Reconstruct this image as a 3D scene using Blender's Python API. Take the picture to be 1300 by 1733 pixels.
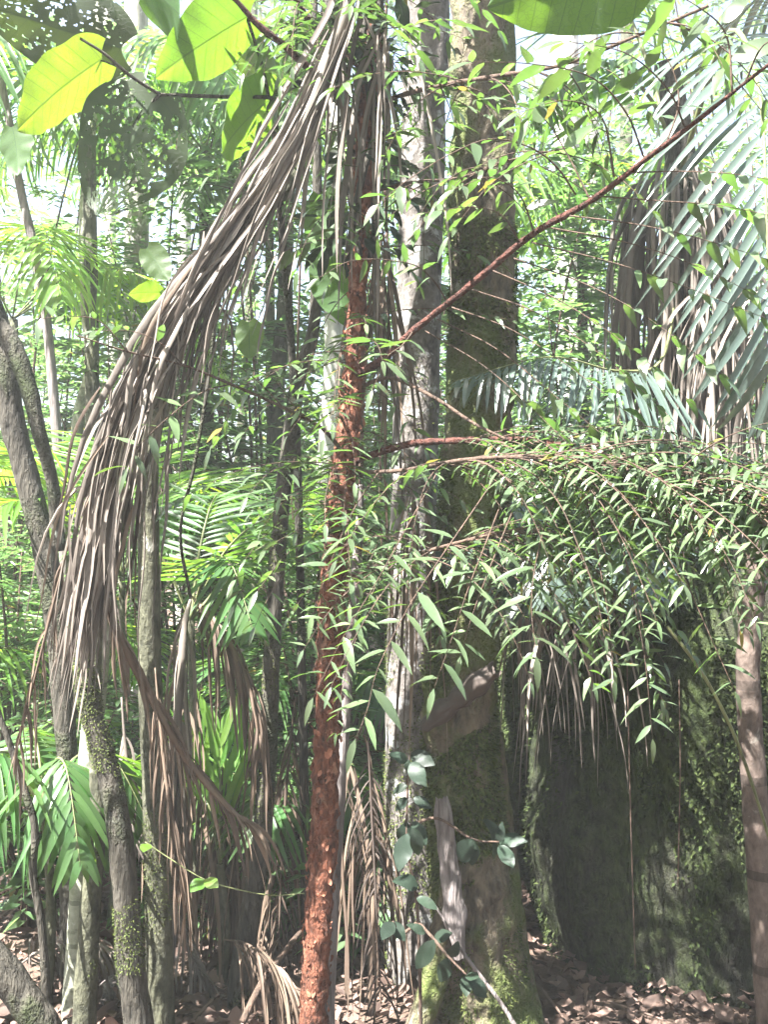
import bpy, math, random
import numpy as np
from mathutils import Vector, Matrix, noise as mnoise

random.seed(7)
rng = np.random.default_rng(7)
scene = bpy.context.scene
for o in list(bpy.data.objects):
    bpy.data.objects.remove(o)
COL = scene.collection

# ------------------------------------------------------------------ camera
CAMZ, FPX = 1.85, 1685.0
cam_data = bpy.data.cameras.new('camera')
cam_data.sensor_fit = 'VERTICAL'
cam_data.sensor_height = 36.0
cam_data.sensor_width = 27.0
cam_data.lens = 35.0
cam_data.clip_start = 0.05
cam_data.clip_end = 1000.0
cam = bpy.data.objects.new('camera', cam_data)
COL.objects.link(cam)
cam.location = (0, 0, CAMZ)
cam.rotation_euler = (math.radians(90), 0, 0)
scene.camera = cam

# ------------------------------------------------------------------ light
SUN = Vector((-0.42, -0.32, 0.85)).normalized()          # direction towards the sun
world = bpy.data.worlds.new('World')
scene.world = world
world.use_nodes = True
wn = world.node_tree.nodes
sky = wn.new('ShaderNodeTexSky')
sky.sky_type = 'NISHITA'
sky.sun_disc = False
sky.sun_elevation = math.asin(SUN.z)
sky.sun_rotation = math.atan2(SUN.x, SUN.y)
sky.air_density = 1.0
sky.dust_density = 3.0
wn['Background'].inputs['Strength'].default_value = 0.05
world.node_tree.links.new(sky.outputs['Color'], wn['Background'].inputs['Color'])
sun_data = bpy.data.lights.new('sun', 'SUN')
sun_data.energy = 5.0
sun_data.angle = math.radians(0.5)
sun_data.color = (1.0, 0.975, 0.94)
sun = bpy.data.objects.new('sun', sun_data)
COL.objects.link(sun)
sun.rotation_euler = SUN.to_track_quat('Z', 'Y').to_euler()
sun.location = SUN * 40

scene.view_settings.view_transform = 'Standard'
scene.view_settings.look = 'None'
scene.view_settings.gamma = 1.0
scene.view_settings.exposure = 3.3
cy = scene.cycles
cy.max_bounces = 6
cy.diffuse_bounces = 3
cy.use_adaptive_sampling = True
cy.adaptive_threshold = 0.025
cy.glossy_bounces = 2
cy.transmission_bounces = 5
cy.volume_bounces = 0
cy.transparent_max_bounces = 4
cy.use_denoising = True
cy.caustics_reflective = False
cy.caustics_refractive = False
cy.sample_clamp_indirect = 6.0

# ------------------------------------------------------------------ helpers
UP = Vector((0, 0, 1))


def P(px, py, d):
    """A place in the wood: seen at photo pixel (px, py), d metres in front of the lens."""
    return Vector(((px - 650.0) / FPX * d, d, CAMZ - (py - 866.5) / FPX * d))


def gh(x, y):
    h = 0.05 * mnoise.noise(Vector((x * 0.8, y * 0.8, 0.3))) + 0.018 * mnoise.noise(Vector((x * 3.1, y * 3.1, 2.0)))
    if y > 6:
        h += 0.05 * (y - 6) if y < 40 else 1.7
    return h


def to_ground(p, sink=0.12):
    return Vector((p.x, p.y, gh(p.x, p.y) - sink))


def nrm(v):
    v = np.asarray(v, float)
    return v / (np.linalg.norm(v) + 1e-12)


def spline(pts, n):
    """Catmull-Rom through pts (any dimension), n samples."""
    p = np.array([list(q) for q in pts], float)
    if len(p) < 3:
        t = np.linspace(0, 1, n)[:, None]
        return p[0] * (1 - t) + p[-1] * t
    ext = np.vstack([2 * p[0] - p[1], p, 2 * p[-1] - p[-2]])
    seg = np.linspace(0, len(p) - 1 - 1e-9, n)
    i = seg.astype(int)
    t = (seg - i)[:, None]
    a, b, c, d = ext[i], ext[i + 1], ext[i + 2], ext[i + 3]
    return 0.5 * ((2 * b) + (-a + c) * t + (2 * a - 5 * b + 4 * c - d) * t ** 2 + (-a + 3 * b - 3 * c + d) * t ** 3)


def mesh_from(name, V, F, mat, var=None, uv=None, smooth=True):
    """Mesh from arrays; F is an (n,3) or (n,4) int array."""
    V = np.asarray(V, np.float32)
    F = np.asarray(F, np.int32)
    me = bpy.data.meshes.new(name)
    k = F.shape[1]
    me.vertices.add(len(V))
    me.vertices.foreach_set('co', V.ravel())
    me.loops.add(F.size)
    me.loops.foreach_set('vertex_index', F.ravel())
    me.polygons.add(len(F))
    me.polygons.foreach_set('loop_start', np.arange(0, F.size, k, dtype=np.int32))
    me.polygons.foreach_set('use_smooth', np.full(len(F), smooth))
    if var is not None:
        at = me.attributes.new('var', 'FLOAT', 'POINT')
        at.data.foreach_set('value', np.asarray(var, np.float32))
    if uv is not None:
        lay = me.uv_layers.new(name='UVMap')
        lay.data.foreach_set('uv', np.asarray(uv, np.float32)[F.ravel()].ravel())
    me.update(calc_edges=True)
    me.validate()
    if mat:
        me.materials.append(mat)
    return me


def thing(name, label, cat, loc, group=None):
    o = bpy.data.objects.new(name, None)
    o.empty_display_size = 0.1
    COL.objects.link(o)
    o.location = loc
    o['label'] = label
    o['category'] = cat
    if group:
        o['group'] = group
    return o


def root_loc(o):
    while o.parent:
        o = o.parent
    return np.array(o.location)


def part(name, V, F, mat, parent, var=None, uv=None, stuff=False, smooth=True, label=None):
    """A part given in world coordinates, hung under its thing (or part)."""
    me = mesh_from(name, np.asarray(V) - root_loc(parent), F, mat, var, uv, smooth)
    o = bpy.data.objects.new(name, me)
    COL.objects.link(o)
    o.parent = parent
    if stuff:
        o['kind'] = 'stuff'
    if label:
        o['label'] = label
    return o


def single(name, V, F, mat, label, cat, loc, group=None, kind=None, var=None):
    me = mesh_from(name, np.asarray(V) - np.array(loc), F, mat, var)
    o = bpy.data.objects.new(name, me)
    COL.objects.link(o)
    o.location = loc
    if label:
        o['label'] = label
        o['category'] = cat
    if group:
        o['group'] = group
    if kind:
        o['kind'] = kind
    return o


def inst(name, me, parent, M):
    """One piece sharing mesh data; M is a 4x4 numpy world matrix."""
    o = bpy.data.objects.new(name, me)
    COL.objects.link(o)
    o.parent = parent
    L = M.copy()
    L[:3, 3] -= root_loc(parent)
    o.matrix_basis = Matrix(L.tolist())
    return o


def frames(C):
    T = np.gradient(C, axis=0)
    T /= np.linalg.norm(T, axis=1)[:, None] + 1e-12
    ref = np.array([0.0, 1.0, 0.0]) if abs(T[0][1]) < 0.9 else np.array([1.0, 0, 0])
    A = np.zeros_like(C)
    a = nrm(np.cross(T[0], ref))
    for i in range(len(C)):
        a = nrm(a - T[i] * np.dot(a, T[i]))
        A[i] = a
    B = np.cross(T, A)
    return T, A, B


def tube(pts, radii, sides=8, n=None, rough=0.0, rscale=6.0, lobes=None, cap=True, seed=0.0):
    """Tapered bark tube: returns V, F (quads), centre line, frames, radius array."""
    n = n or max(4, len(pts) * 4)
    C = spline(pts, n)
    r = spline([[q] for q in radii], n)[:, 0]
    T, A, B = frames(C)
    th = np.linspace(0, 2 * math.pi, sides, endpoint=False)
    V = np.zeros((n, sides, 3))
    for i in range(n):
        rr = np.full(sides, max(r[i], 1e-4))
        if lobes:
            k, amp = lobes(i / (n - 1))
            rr = rr * (1 + amp * np.cos(k * th + seed))
        if rough:
            for j in range(sides):
                q = C[i] + (A[i] * math.cos(th[j]) + B[i] * math.sin(th[j])) * r[i]
                rr[j] *= 1 + rough * (mnoise.noise(Vector(q * rscale) + Vector((seed, 0, 0))) + 0.5 * mnoise.noise(Vector(q * rscale * 2.7)))
        V[i] = C[i] + (np.cos(th)[:, None] * A[i] + np.sin(th)[:, None] * B[i]) * rr[:, None]
    idx = np.arange(n * sides).reshape(n, sides)
    a = idx[:-1]; b = np.roll(idx, -1, 1)[:-1]; c = np.roll(idx, -1, 1)[1:]; d = idx[1:]
    F = np.stack([a, b, c, d], -1).reshape(-1, 4)
    V = V.reshape(-1, 3)
    if cap:
        s = len(V)
        V = np.vstack([V, C[0], C[-1]])
        j = np.arange(sides)
        c0 = np.stack([np.full(sides // 2, s), idx[0][(2 * j[:sides // 2] + 2) % sides], idx[0][(2 * j[:sides // 2] + 1) % sides], idx[0][2 * j[:sides // 2]]], -1)
        c1 = np.stack([np.full(sides // 2, s + 1), idx[-1][2 * j[:sides // 2]], idx[-1][(2 * j[:sides // 2] + 1) % sides], idx[-1][(2 * j[:sides // 2] + 2) % sides]], -1)
        F = np.vstack([F, c0, c1])
    return V, F, C, (T, A, B), r


def q2t(F):
    F = np.asarray(F)
    return F if F.shape[1] == 3 else np.vstack([F[:, [0, 1, 2]], F[:, [0, 2, 3]]])


class Join:
    """Collects meshes into one triangle array."""
    def __init__(s):
        s.V, s.F, s.W, s.n = [], [], [], 0

    def add(s, V, F, var=None):
        V = np.asarray(V)
        s.V.append(V); s.F.append(q2t(F) + s.n)
        s.W.append(np.full(len(V), random.random() if var is None else var) if np.isscalar(var) or var is None else var)
        s.n += len(V)

    def stamp(s, tpl, Ms, var=None):
        Ms = np.asarray(Ms)
        if len(Ms) == 0:
            return
        V, F = tpl
        k, m = len(Ms), len(V)
        W = np.einsum('kij,mj->kmi', Ms[:, :3, :3], V) + Ms[:, None, :3, 3]
        s.V.append(W.reshape(-1, 3))
        s.F.append((F[None] + (np.arange(k) * m)[:, None, None]).reshape(-1, 3) + s.n)
        s.W.append(np.repeat(rng.random(k) if var is None else var, m))
        s.n += k * m

    def arrays(s):
        return np.vstack(s.V), np.vstack(s.F), np.concatenate(s.W)


def blade(n, wfun, droop=0.0, fold=0.15, twist=0.0, wave=0.0):
    """A leaf blade of unit length along +X with its midrib; triangles."""
    V, rows = [], []
    for i in range(n + 1):
        x = i / n
        w = wfun(x)
        z = -droop * x * x
        xx = x - 0.35 * droop * droop * x ** 3
        if i == 0 or i == n:
            rows.append([len(V)]); V.append((xx, 0, z))
        else:
            tw = twist * x
            rows.append([len(V), len(V) + 1, len(V) + 2])
            for sgn in (-1, 0, 1):
                y = sgn * w
                zz = abs(sgn) * fold * w + (wave * math.sin(9 * x + sgn) * w if sgn else 0)
                V.append((xx, y * math.cos(tw) - zz * math.sin(tw), z + y * math.sin(tw) + zz * math.cos(tw)))
    F = []
    for i in range(n):
        a, b = rows[i], rows[i + 1]
        if len(a) == 1:
            F += [(a[0], b[1], b[0]), (a[0], b[2], b[1])]
        elif len(b) == 1:
            F += [(a[0], a[1], b[0]), (a[1], a[2], b[0])]
        else:
            for k in (0, 1):
                F += [(a[k], a[k + 1], b[k + 1]), (a[k], b[k + 1], b[k])]
    F = np.array(F, np.int32)[:, ::-1]
    return np.array(V, float), F


def lance(x):      # lanceolate leaf with a drawn-out tip
    return 0.118 * math.sin(math.pi * min(1, x ** 0.78)) ** 0.8 * (1 - 0.25 * x)


def oval(x):
    return 0.23 * math.sin(math.pi * x ** 0.85) ** 0.75


def strap(x):
    return 0.02 * min(1, x * 6) ** 0.6 * (1 - x ** 3.0) ** 0.8


LANCE = [blade(5, lance, d, 0.25, tw, wv) for d, tw, wv in ((0.08, 0.2, 0.1), (0.2, -0.3, 0.0), (0.34, 0.35, 0.15), (0.55, -0.25, 0.1))]
OVAL = [blade(4, oval, d, 0.2, 0.1, 0.15) for d in (0.1, 0.3, 0.5)]
STRAP = [blade(8, strap, d, 0.5, tw) for d, tw in ((0.05, 0.0), (0.2, 0.1), (0.4, -0.12), (0.65, 0.1))]
KITE = (np.array([(0, 0, 0), (0.42, -0.19, 0.05), (1, 0, -0.12), (0.42, 0.19, 0.05)], float), np.array([(0, 1, 2), (0, 2, 3)], np.int32))
KITEN = (np.array([(0, 0, 0), (0.42, -0.10, 0.03), (1, 0, -0.22), (0.42, 0.10, 0.03)], float), np.array([(0, 1, 2), (0, 2, 3)], np.int32))


def basis(pos, x, up, sx, sy=None, sz=None):
    """World matrix for a blade: x = pointing, up = its upper face."""
    x = nrm(x)
    y = np.cross(up, x)
    if np.linalg.norm(y) < 1e-4:
        y = np.cross((0.3, 1, 0.1), x)
    y = nrm(y)
    z = np.cross(x, y)
    M = np.eye(4)
    M[:3, 0] = x * sx
    M[:3, 1] = y * (sy or sx)
    M[:3, 2] = z * (sz or sx)
    M[:3, 3] = pos
    return M


def basis_many(pos, X, U, S, wy=1.0):
    """basis() for many blades at once: arrays of places, pointings, upper faces and sizes."""
    X = X / (np.linalg.norm(X, axis=1)[:, None] + 1e-12)
    Y = np.cross(U, X)
    Y /= np.linalg.norm(Y, axis=1)[:, None] + 1e-9
    Z = np.cross(X, Y)
    Mx = np.zeros((len(X), 4, 4))
    Mx[:, :3, 0] = X * S[:, None]
    Mx[:, :3, 1] = Y * (S * wy)[:, None]
    Mx[:, :3, 2] = Z * S[:, None]
    Mx[:, :3, 3] = pos
    Mx[:, 3, 3] = 1
    return Mx


# ------------------------------------------------------------------ materials
def new_mat(name):
    m = bpy.data.materials.new(name)
    m.use_nodes = True
    nt = m.node_tree
    for n in list(nt.nodes):
        nt.nodes.remove(n)
    out = nt.nodes.new('ShaderNodeOutputMaterial')
    return m, nt, out


def mathn(nt, op, a, b=None, clamp=False):
    n = nt.nodes.new('ShaderNodeMath'); n.operation = op; n.use_clamp = clamp
    for i, v in enumerate((a, b)):
        if v is None:
            continue
        if isinstance(v, (int, float)):
            n.inputs[i].default_value = v
        else:
            nt.links.new(v, n.inputs[i])
    return n.outputs[0]


def ramp(nt, fac, stops):
    n = nt.nodes.new('ShaderNodeValToRGB')
    e = n.color_ramp.elements
    while len(e) < len(stops):
        e.new(0.5)
    for k, (p, c) in enumerate(stops):
        e[k].position = p
        e[k].color = (*c, 1)
    nt.links.new(fac, n.inputs[0])
    return n.outputs[0]


def noise_n(nt, scale, detail=4, stretch=None, rough=0.55, dist=0.0, coord='Object'):
    tc = nt.nodes.new('ShaderNodeTexCoord')
    src = tc.outputs[coord]
    if stretch:
        mp = nt.nodes.new('ShaderNodeMapping')
        mp.inputs['Scale'].default_value = stretch
        nt.links.new(src, mp.inputs[0]); src = mp.outputs[0]
    n = nt.nodes.new('ShaderNodeTexNoise')
    n.inputs['Scale'].default_value = scale
    n.inputs['Detail'].default_value = detail
    n.inputs['Roughness'].default_value = rough
    n.inputs['Distortion'].default_value = dist
    nt.links.new(src, n.inputs['Vector'])
    return n.outputs[0]


def mixc(nt, fac, a, b):
    n = nt.nodes.new('ShaderNodeMix'); n.data_type = 'RGBA'
    for sock, v in ((n.inputs[0], fac), (n.inputs[6], a), (n.inputs[7], b)):
        if isinstance(v, (int, float)):
            sock.default_value = v
        elif isinstance(v, tuple):
            sock.default_value = (*v, 1)
        else:
            nt.links.new(v, sock)
    return n.outputs[2]


def bump(nt, h, strength=0.5, dist=0.01):
    b = nt.nodes.new('ShaderNodeBump')
    b.inputs['Strength'].default_value = strength
    b.inputs['Distance'].default_value = dist
    nt.links.new(h, b.inputs['Height'])
    return b.outputs[0]


def rand_val(nt):
    at = nt.nodes.new('ShaderNodeAttribute'); at.attribute_name = 'var'
    oi = nt.nodes.new('ShaderNodeObjectInfo')
    return mathn(nt, 'FRACT', mathn(nt, 'ADD', at.outputs['Fac'], oi.outputs['Random']))


def leaf_mat(name, base, trans, rough=0.4, tfac=0.42, spread=0.55, veins=False, alt=None, spec=0.5):
    m, nt, out = new_mat(name)
    rv = rand_val(nt)
    blot = noise_n(nt, 14.0, 3)
    col = mixc(nt, mathn(nt, 'MULTIPLY', blot, 0.7), base, tuple(c * 0.6 for c in base))
    tcol = mixc(nt, mathn(nt, 'MULTIPLY', blot, 0.5), trans, tuple(c * 0.7 for c in trans))
    if alt:
        k = mathn(nt, 'GREATER_THAN', rv, 0.8)
        col = mixc(nt, k, col, alt[0]); tcol = mixc(nt, k, tcol, alt[1])
        k2 = mathn(nt, 'GREATER_THAN', rv, 0.988)
        col = mixc(nt, k2, col, (0.20, 0.15, 0.04)); tcol = mixc(nt, k2, tcol, (0.40, 0.30, 0.06))
        sp0 = ramp(nt, noise_n(nt, 75.0, 2), [(0.68, (0, 0, 0)), (0.74, (1, 1, 1))])
        col = mixc(nt, sp0, col, (0.10, 0.075, 0.03)); tcol = mixc(nt, sp0, tcol, (0.12, 0.10, 0.03))
    hs = nt.nodes.new('ShaderNodeHueSaturation')
    nt.links.new(mathn(nt, 'ADD', mathn(nt, 'MULTIPLY', rv, 0.035), 0.482), hs.inputs['Hue'])
    val = mathn(nt, 'ADD', mathn(nt, 'MULTIPLY', mathn(nt, 'FRACT', mathn(nt, 'MULTIPLY', rv, 7.31)), spread), 1 - spread / 2)
    nt.links.new(val, hs.inputs['Value'])
    nt.links.new(col, hs.inputs['Color']); col = hs.outputs[0]
    hs2 = nt.nodes.new('ShaderNodeHueSaturation')
    nt.links.new(mathn(nt, 'ADD', mathn(nt, 'MULTIPLY', rv, 0.035), 0.482), hs2.inputs['Hue'])
    nt.links.new(val, hs2.inputs['Value']); nt.links.new(tcol, hs2.inputs['Color']); tcol = hs2.outputs[0]
    nrm_out = None
    if veins:
        uv = nt.nodes.new('ShaderNodeTexCoord')
        sp = nt.nodes.new('ShaderNodeSeparateXYZ'); nt.links.new(uv.outputs['UV'], sp.inputs[0])
        u, v = sp.outputs[0], sp.outputs[1]
        av = mathn(nt, 'ABSOLUTE', mathn(nt, 'SUBTRACT', v, 0.5))
        mid = mathn(nt, 'LESS_THAN', av, 0.012)
        s = mathn(nt, 'FRACT', mathn(nt, 'MULTIPLY', mathn(nt, 'SUBTRACT', u, mathn(nt, 'MULTIPLY', av, 0.42)), 9.0))
        lat = mathn(nt, 'LESS_THAN', s, 0.07)
        vor = nt.nodes.new('ShaderNodeTexVoronoi'); vor.feature = 'DISTANCE_TO_EDGE'
        vor.inputs['Scale'].default_value = 26.0
        nt.links.new(uv.outputs['UV'], vor.inputs['Vector'])
        net = mathn(nt, 'MULTIPLY', mathn(nt, 'LESS_THAN', vor.outputs['Distance'], 0.05), 0.45)
        vm = mathn(nt, 'MAXIMUM', mathn(nt, 'MAXIMUM', mid, mathn(nt, 'MULTIPLY', lat, 0.8)), net)
        col = mixc(nt, mathn(nt, 'MULTIPLY', vm, 0.6), col, tuple(c * 1.6 for c in base))
        tcol = mixc(nt, mathn(nt, 'MULTIPLY', vm, 0.85), tcol, tuple(c * 0.25 for c in trans))
        nrm_out = bump(nt, vm, 0.5, 0.003)
    p = nt.nodes.new('ShaderNodeBsdfPrincipled')
    nt.links.new(col, p.inputs['Base Color'])
    p.inputs['Roughness'].default_value = rough
    p.inputs['Specular IOR Level'].default_value = spec
    if nrm_out:
        nt.links.new(nrm_out, p.inputs['Normal'])
    t = nt.nodes.new('ShaderNodeBsdfTranslucent')
    nt.links.new(tcol, t.inputs['Color'])
    mx = nt.nodes.new('ShaderNodeMixShader'); mx.inputs[0].default_value = tfac
    nt.links.new(p.outputs[0], mx.inputs[1]); nt.links.new(t.outputs[0], mx.inputs[2])
    nt.links.new(mx.outputs[0], out.inputs[0])
    return m


def bark_mat(name, dark, light, scale=18.0, stretch=(1, 1, 0.25), patch=None, patch_scale=5.0, patch_at=0.55, moss=None, moss_at=0.5, bstr=0.7, rough=0.85, rings=0.0):
    m, nt, out = new_mat(name)
    n1 = noise_n(nt, scale, 6, stretch, 0.65, 0.3)
    n2 = noise_n(nt, scale * 3.5, 4, stretch)
    col = ramp(nt, mathn(nt, 'ADD', mathn(nt, 'MULTIPLY', n1, 0.65), mathn(nt, 'MULTIPLY', n2, 0.35)), [(0.36, tuple(c * 0.7 for c in dark)), (0.5, tuple((a + b) / 2 for a, b in zip(dark, light))), (0.64, light)])
    h = mathn(nt, 'ADD', n1, mathn(nt, 'MULTIPLY', n2, 0.5))
    if patch:
        pn = noise_n(nt, patch_scale, 5, None, 0.6, 0.5)
        pf = ramp(nt, pn, [(patch_at, (0, 0, 0)), (patch_at + 0.06, (1, 1, 1))])
        col = mixc(nt, pf, col, mixc(nt, n2, tuple(c * 0.75 for c in patch), patch))
    if moss:
        mn = noise_n(nt, 4.2, 6, (1, 1, 0.6), 0.65)
        mf = ramp(nt, mn, [(moss_at, (0, 0, 0)), (moss_at + 0.12, (1, 1, 1))])
        mc = mixc(nt, noise_n(nt, 60, 3), tuple(c * 0.5 for c in moss), moss)
        col = mixc(nt, mf, col, mc)
        h = mathn(nt, 'ADD', h, mathn(nt, 'MULTIPLY', mf, mathn(nt, 'MULTIPLY', noise_n(nt, 90, 3), 1.5)))
    if rings:
        tc = nt.nodes.new('ShaderNodeTexCoord')
        sp = nt.nodes.new('ShaderNodeSeparateXYZ'); nt.links.new(tc.outputs['Object'], sp.inputs[0])
        rr = mathn(nt, 'FRACT', mathn(nt, 'MULTIPLY', mathn(nt, 'ADD', sp.outputs[2], mathn(nt, 'MULTIPLY', n1, 0.02)), rings))
        rf = mathn(nt, 'LESS_THAN', rr, 0.1)
        col = mixc(nt, mathn(nt, 'MULTIPLY', rf, 0.6), col, tuple(c * 0.45 for c in dark))
        h = mathn(nt, 'SUBTRACT', h, mathn(nt, 'MULTIPLY', rf, 0.6))
    p = nt.nodes.new('ShaderNodeBsdfPrincipled')
    nt.links.new(col, p.inputs['Base Color'])
    p.inputs['Roughness'].default_value = rough
    p.inputs['Specular IOR Level'].default_value = 0.25
    nt.links.new(bump(nt, h, bstr, 0.03), p.inputs['Normal'])
    nt.links.new(p.outputs[0], out.inputs[0])
    return m


def dead_mat(name, a, b, tfac=0.15, rough=0.7):
    m, nt, out = new_mat(name)
    rv = rand_val(nt)
    n = noise_n(nt, 22, 4, (1, 1, 0.3))
    col = ramp(nt, mathn(nt, 'ADD', mathn(nt, 'MULTIPLY', rv, 0.6), mathn(nt, 'MULTIPLY', n, 0.4)), [(0.15, a), (0.85, b)])
    p = nt.nodes.new('ShaderNodeBsdfPrincipled')
    nt.links.new(col, p.inputs['Base Color'])
    p.inputs['Roughness'].default_value = rough
    p.inputs['Specular IOR Level'].default_value = 0.3
    nt.links.new(bump(nt, noise_n(nt, 120, 3, (1, 1, 0.1)), 0.35, 0.003), p.inputs['Normal'])
    t = nt.nodes.new('ShaderNodeBsdfTranslucent')
    nt.links.new(col, t.inputs['Color'])
    mx = nt.nodes.new('ShaderNodeMixShader'); mx.inputs[0].default_value = tfac
    nt.links.new(p.outputs[0], mx.inputs[1]); nt.links.new(t.outputs[0], mx.inputs[2])
    nt.links.new(mx.outputs[0], out.inputs[0])
    return m


M = {}
M['leaf'] = leaf_mat('glossy_leaf', (0.08, 0.115, 0.062), (0.15, 0.30, 0.05), 0.24, 0.27, alt=((0.10, 0.14, 0.065), (0.24, 0.42, 0.06)), spec=0.7)
M['leaf_dark'] = leaf_mat('dark_glossy_leaf', (0.02, 0.034, 0.022), (0.05, 0.10, 0.025), 0.45, 0.18, 0.8, veins=True, spec=0.25)
M['leaf_bg'] = leaf_mat('undergrowth_leaf', (0.07, 0.125, 0.055), (0.20, 0.39, 0.10), 0.38, 0.38, alt=((0.095, 0.15, 0.06), (0.28, 0.45, 0.10)))
M['leaf_canopy'] = leaf_mat('canopy_leaf', (0.045, 0.09, 0.03), (0.12, 0.25, 0.04), 0.45, 0.30)
M['leaf_big'] = leaf_mat('broad_leaf', (0.05, 0.10, 0.03), (0.20, 0.36, 0.025), 0.5, 0.45, 0.3, veins=True)
M['leaf_shaded'] = leaf_mat('shaded_broad_leaf', (0.032, 0.055, 0.02), (0.07, 0.12, 0.02), 0.55, 0.3, 0.2, veins=True)  # broad leaf with its shade put into the colour, for the holed leaves
M['palm'] = leaf_mat('palm_leaflet', (0.06, 0.125, 0.04), (0.20, 0.40, 0.04), 0.38, 0.38, 0.4)
M['palm_blue'] = leaf_mat('sky_sheen_palm_leaflet', (0.085, 0.12, 0.10), (0.12, 0.20, 0.08), 0.27, 0.22, 0.35, spec=0.8)  # bluish grey base stands in for sky reflected by the leaflets
M['palm_bright'] = leaf_mat('young_palm_leaflet', (0.09, 0.19, 0.03), (0.34, 0.58, 0.04), 0.4, 0.5, 0.3)
M['dead'] = dead_mat('grey_dead_leaflet', (0.078, 0.064, 0.053), (0.265, 0.228, 0.195))
M['dead_brown'] = dead_mat('brown_dead_leaflet', (0.06, 0.042, 0.032), (0.20, 0.145, 0.105))
M['litter'] = dead_mat('leaf_litter', (0.045, 0.028, 0.022), (0.22, 0.15, 0.12), 0.1)
M['dead_dark'] = dead_mat('dark_dead_sheath', (0.03, 0.024, 0.02), (0.095, 0.072, 0.06), 0.05)
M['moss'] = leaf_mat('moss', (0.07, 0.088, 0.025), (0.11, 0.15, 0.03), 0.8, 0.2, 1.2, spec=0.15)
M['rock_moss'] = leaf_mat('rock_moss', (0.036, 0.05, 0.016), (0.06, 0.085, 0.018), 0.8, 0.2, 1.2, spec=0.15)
M['red_bark'] = bark_mat('red_bark', (0.03, 0.016, 0.012), (0.24, 0.088, 0.05), 34, (1, 1, 0.4), patch=(0.34, 0.17, 0.11), patch_scale=18, patch_at=0.60, moss=(0.10, 0.08, 0.068), moss_at=0.54, bstr=1.0)
M['branch_bark'] = bark_mat('maroon_branch_bark', (0.03, 0.016, 0.014), (0.15, 0.058, 0.042), 40, (1, 1, 1), bstr=1.0)
M['red_flake'] = dead_mat('red_bark_flake', (0.06, 0.022, 0.015), (0.36, 0.15, 0.09), 0.15)
M['twig'] = bark_mat('twig_bark', (0.045, 0.032, 0.025), (0.13, 0.085, 0.062), 40)
M['mossy_bark'] = bark_mat('mossy_bark', (0.03, 0.024, 0.018), (0.16, 0.13, 0.09), 14, (1, 1, 0.4), patch=(0.34, 0.36, 0.30), patch_scale=6, patch_at=0.66, moss=(0.10, 0.125, 0.035), moss_at=0.45)
M['pale_bark'] = bark_mat('lichened_bark', (0.05, 0.044, 0.038), (0.19, 0.17, 0.155), 16, (1, 1, 0.6), patch=(0.37, 0.37, 0.36), patch_scale=12, patch_at=0.55, bstr=0.6)
M['dark_bark'] = bark_mat('dark_bark', (0.022, 0.02, 0.016), (0.085, 0.076, 0.06), 22, patch=(0.24, 0.25, 0.22), patch_scale=9, patch_at=0.64, moss=(0.055, 0.07, 0.028), moss_at=0.52, bstr=1.0)
M['green_bark'] = bark_mat('algae_green_bark', (0.035, 0.036, 0.024), (0.115, 0.115, 0.075), 18, (1, 1, 0.5), patch=(0.38, 0.38, 0.32), patch_scale=9, patch_at=0.64, rings=0.0)
M['ring_bark'] = bark_mat('ringed_palm_bark', (0.15, 0.16, 0.11), (0.36, 0.36, 0.29), 12, (1, 1, 1), patch=(0.55, 0.55, 0.48), patch_scale=9, patch_at=0.6, rings=6.5, bstr=0.4)
M['brown_bark'] = bark_mat('smooth_brown_bark', (0.055, 0.042, 0.034), (0.145, 0.11, 0.092), 14, (1, 1, 0.6), patch=(0.3, 0.28, 0.24), patch_scale=7, patch_at=0.62, rings=3.2, bstr=0.4)
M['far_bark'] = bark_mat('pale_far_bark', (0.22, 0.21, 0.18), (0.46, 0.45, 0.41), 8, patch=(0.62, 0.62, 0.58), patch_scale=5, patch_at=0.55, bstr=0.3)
M['wood'] = bark_mat('grey_dead_wood', (0.07, 0.058, 0.052), (0.27, 0.235, 0.225), 26, (1, 1, 0.1), bstr=0.8)
M['rachis'] = bark_mat('palm_rachis', (0.08, 0.09, 0.04), (0.19, 0.21, 0.09), 20, bstr=0.2, rough=0.5)


def ground_material():
    m, nt, out = new_mat('forest_soil')
    n1 = noise_n(nt, 3.0, 8, None, 0.7)
    n2 = noise_n(nt, 40.0, 5, None, 0.7)
    col = ramp(nt, mathn(nt, 'ADD', mathn(nt, 'MULTIPLY', n1, 0.5), mathn(nt, 'MULTIPLY', n2, 0.5)), [(0.3, (0.045, 0.03, 0.02)), (0.55, (0.13, 0.085, 0.06)), (0.75, (0.24, 0.17, 0.13))])
    p = nt.nodes.new('ShaderNodeBsdfPrincipled')
    nt.links.new(col, p.inputs['Base Color'])
    p.inputs['Roughness'].default_value = 0.9
    nt.links.new(bump(nt, mathn(nt, 'ADD', n1, n2), 0.9, 0.03), p.inputs['Normal'])
    nt.links.new(p.outputs[0], out.inputs[0])
    return m


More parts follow.
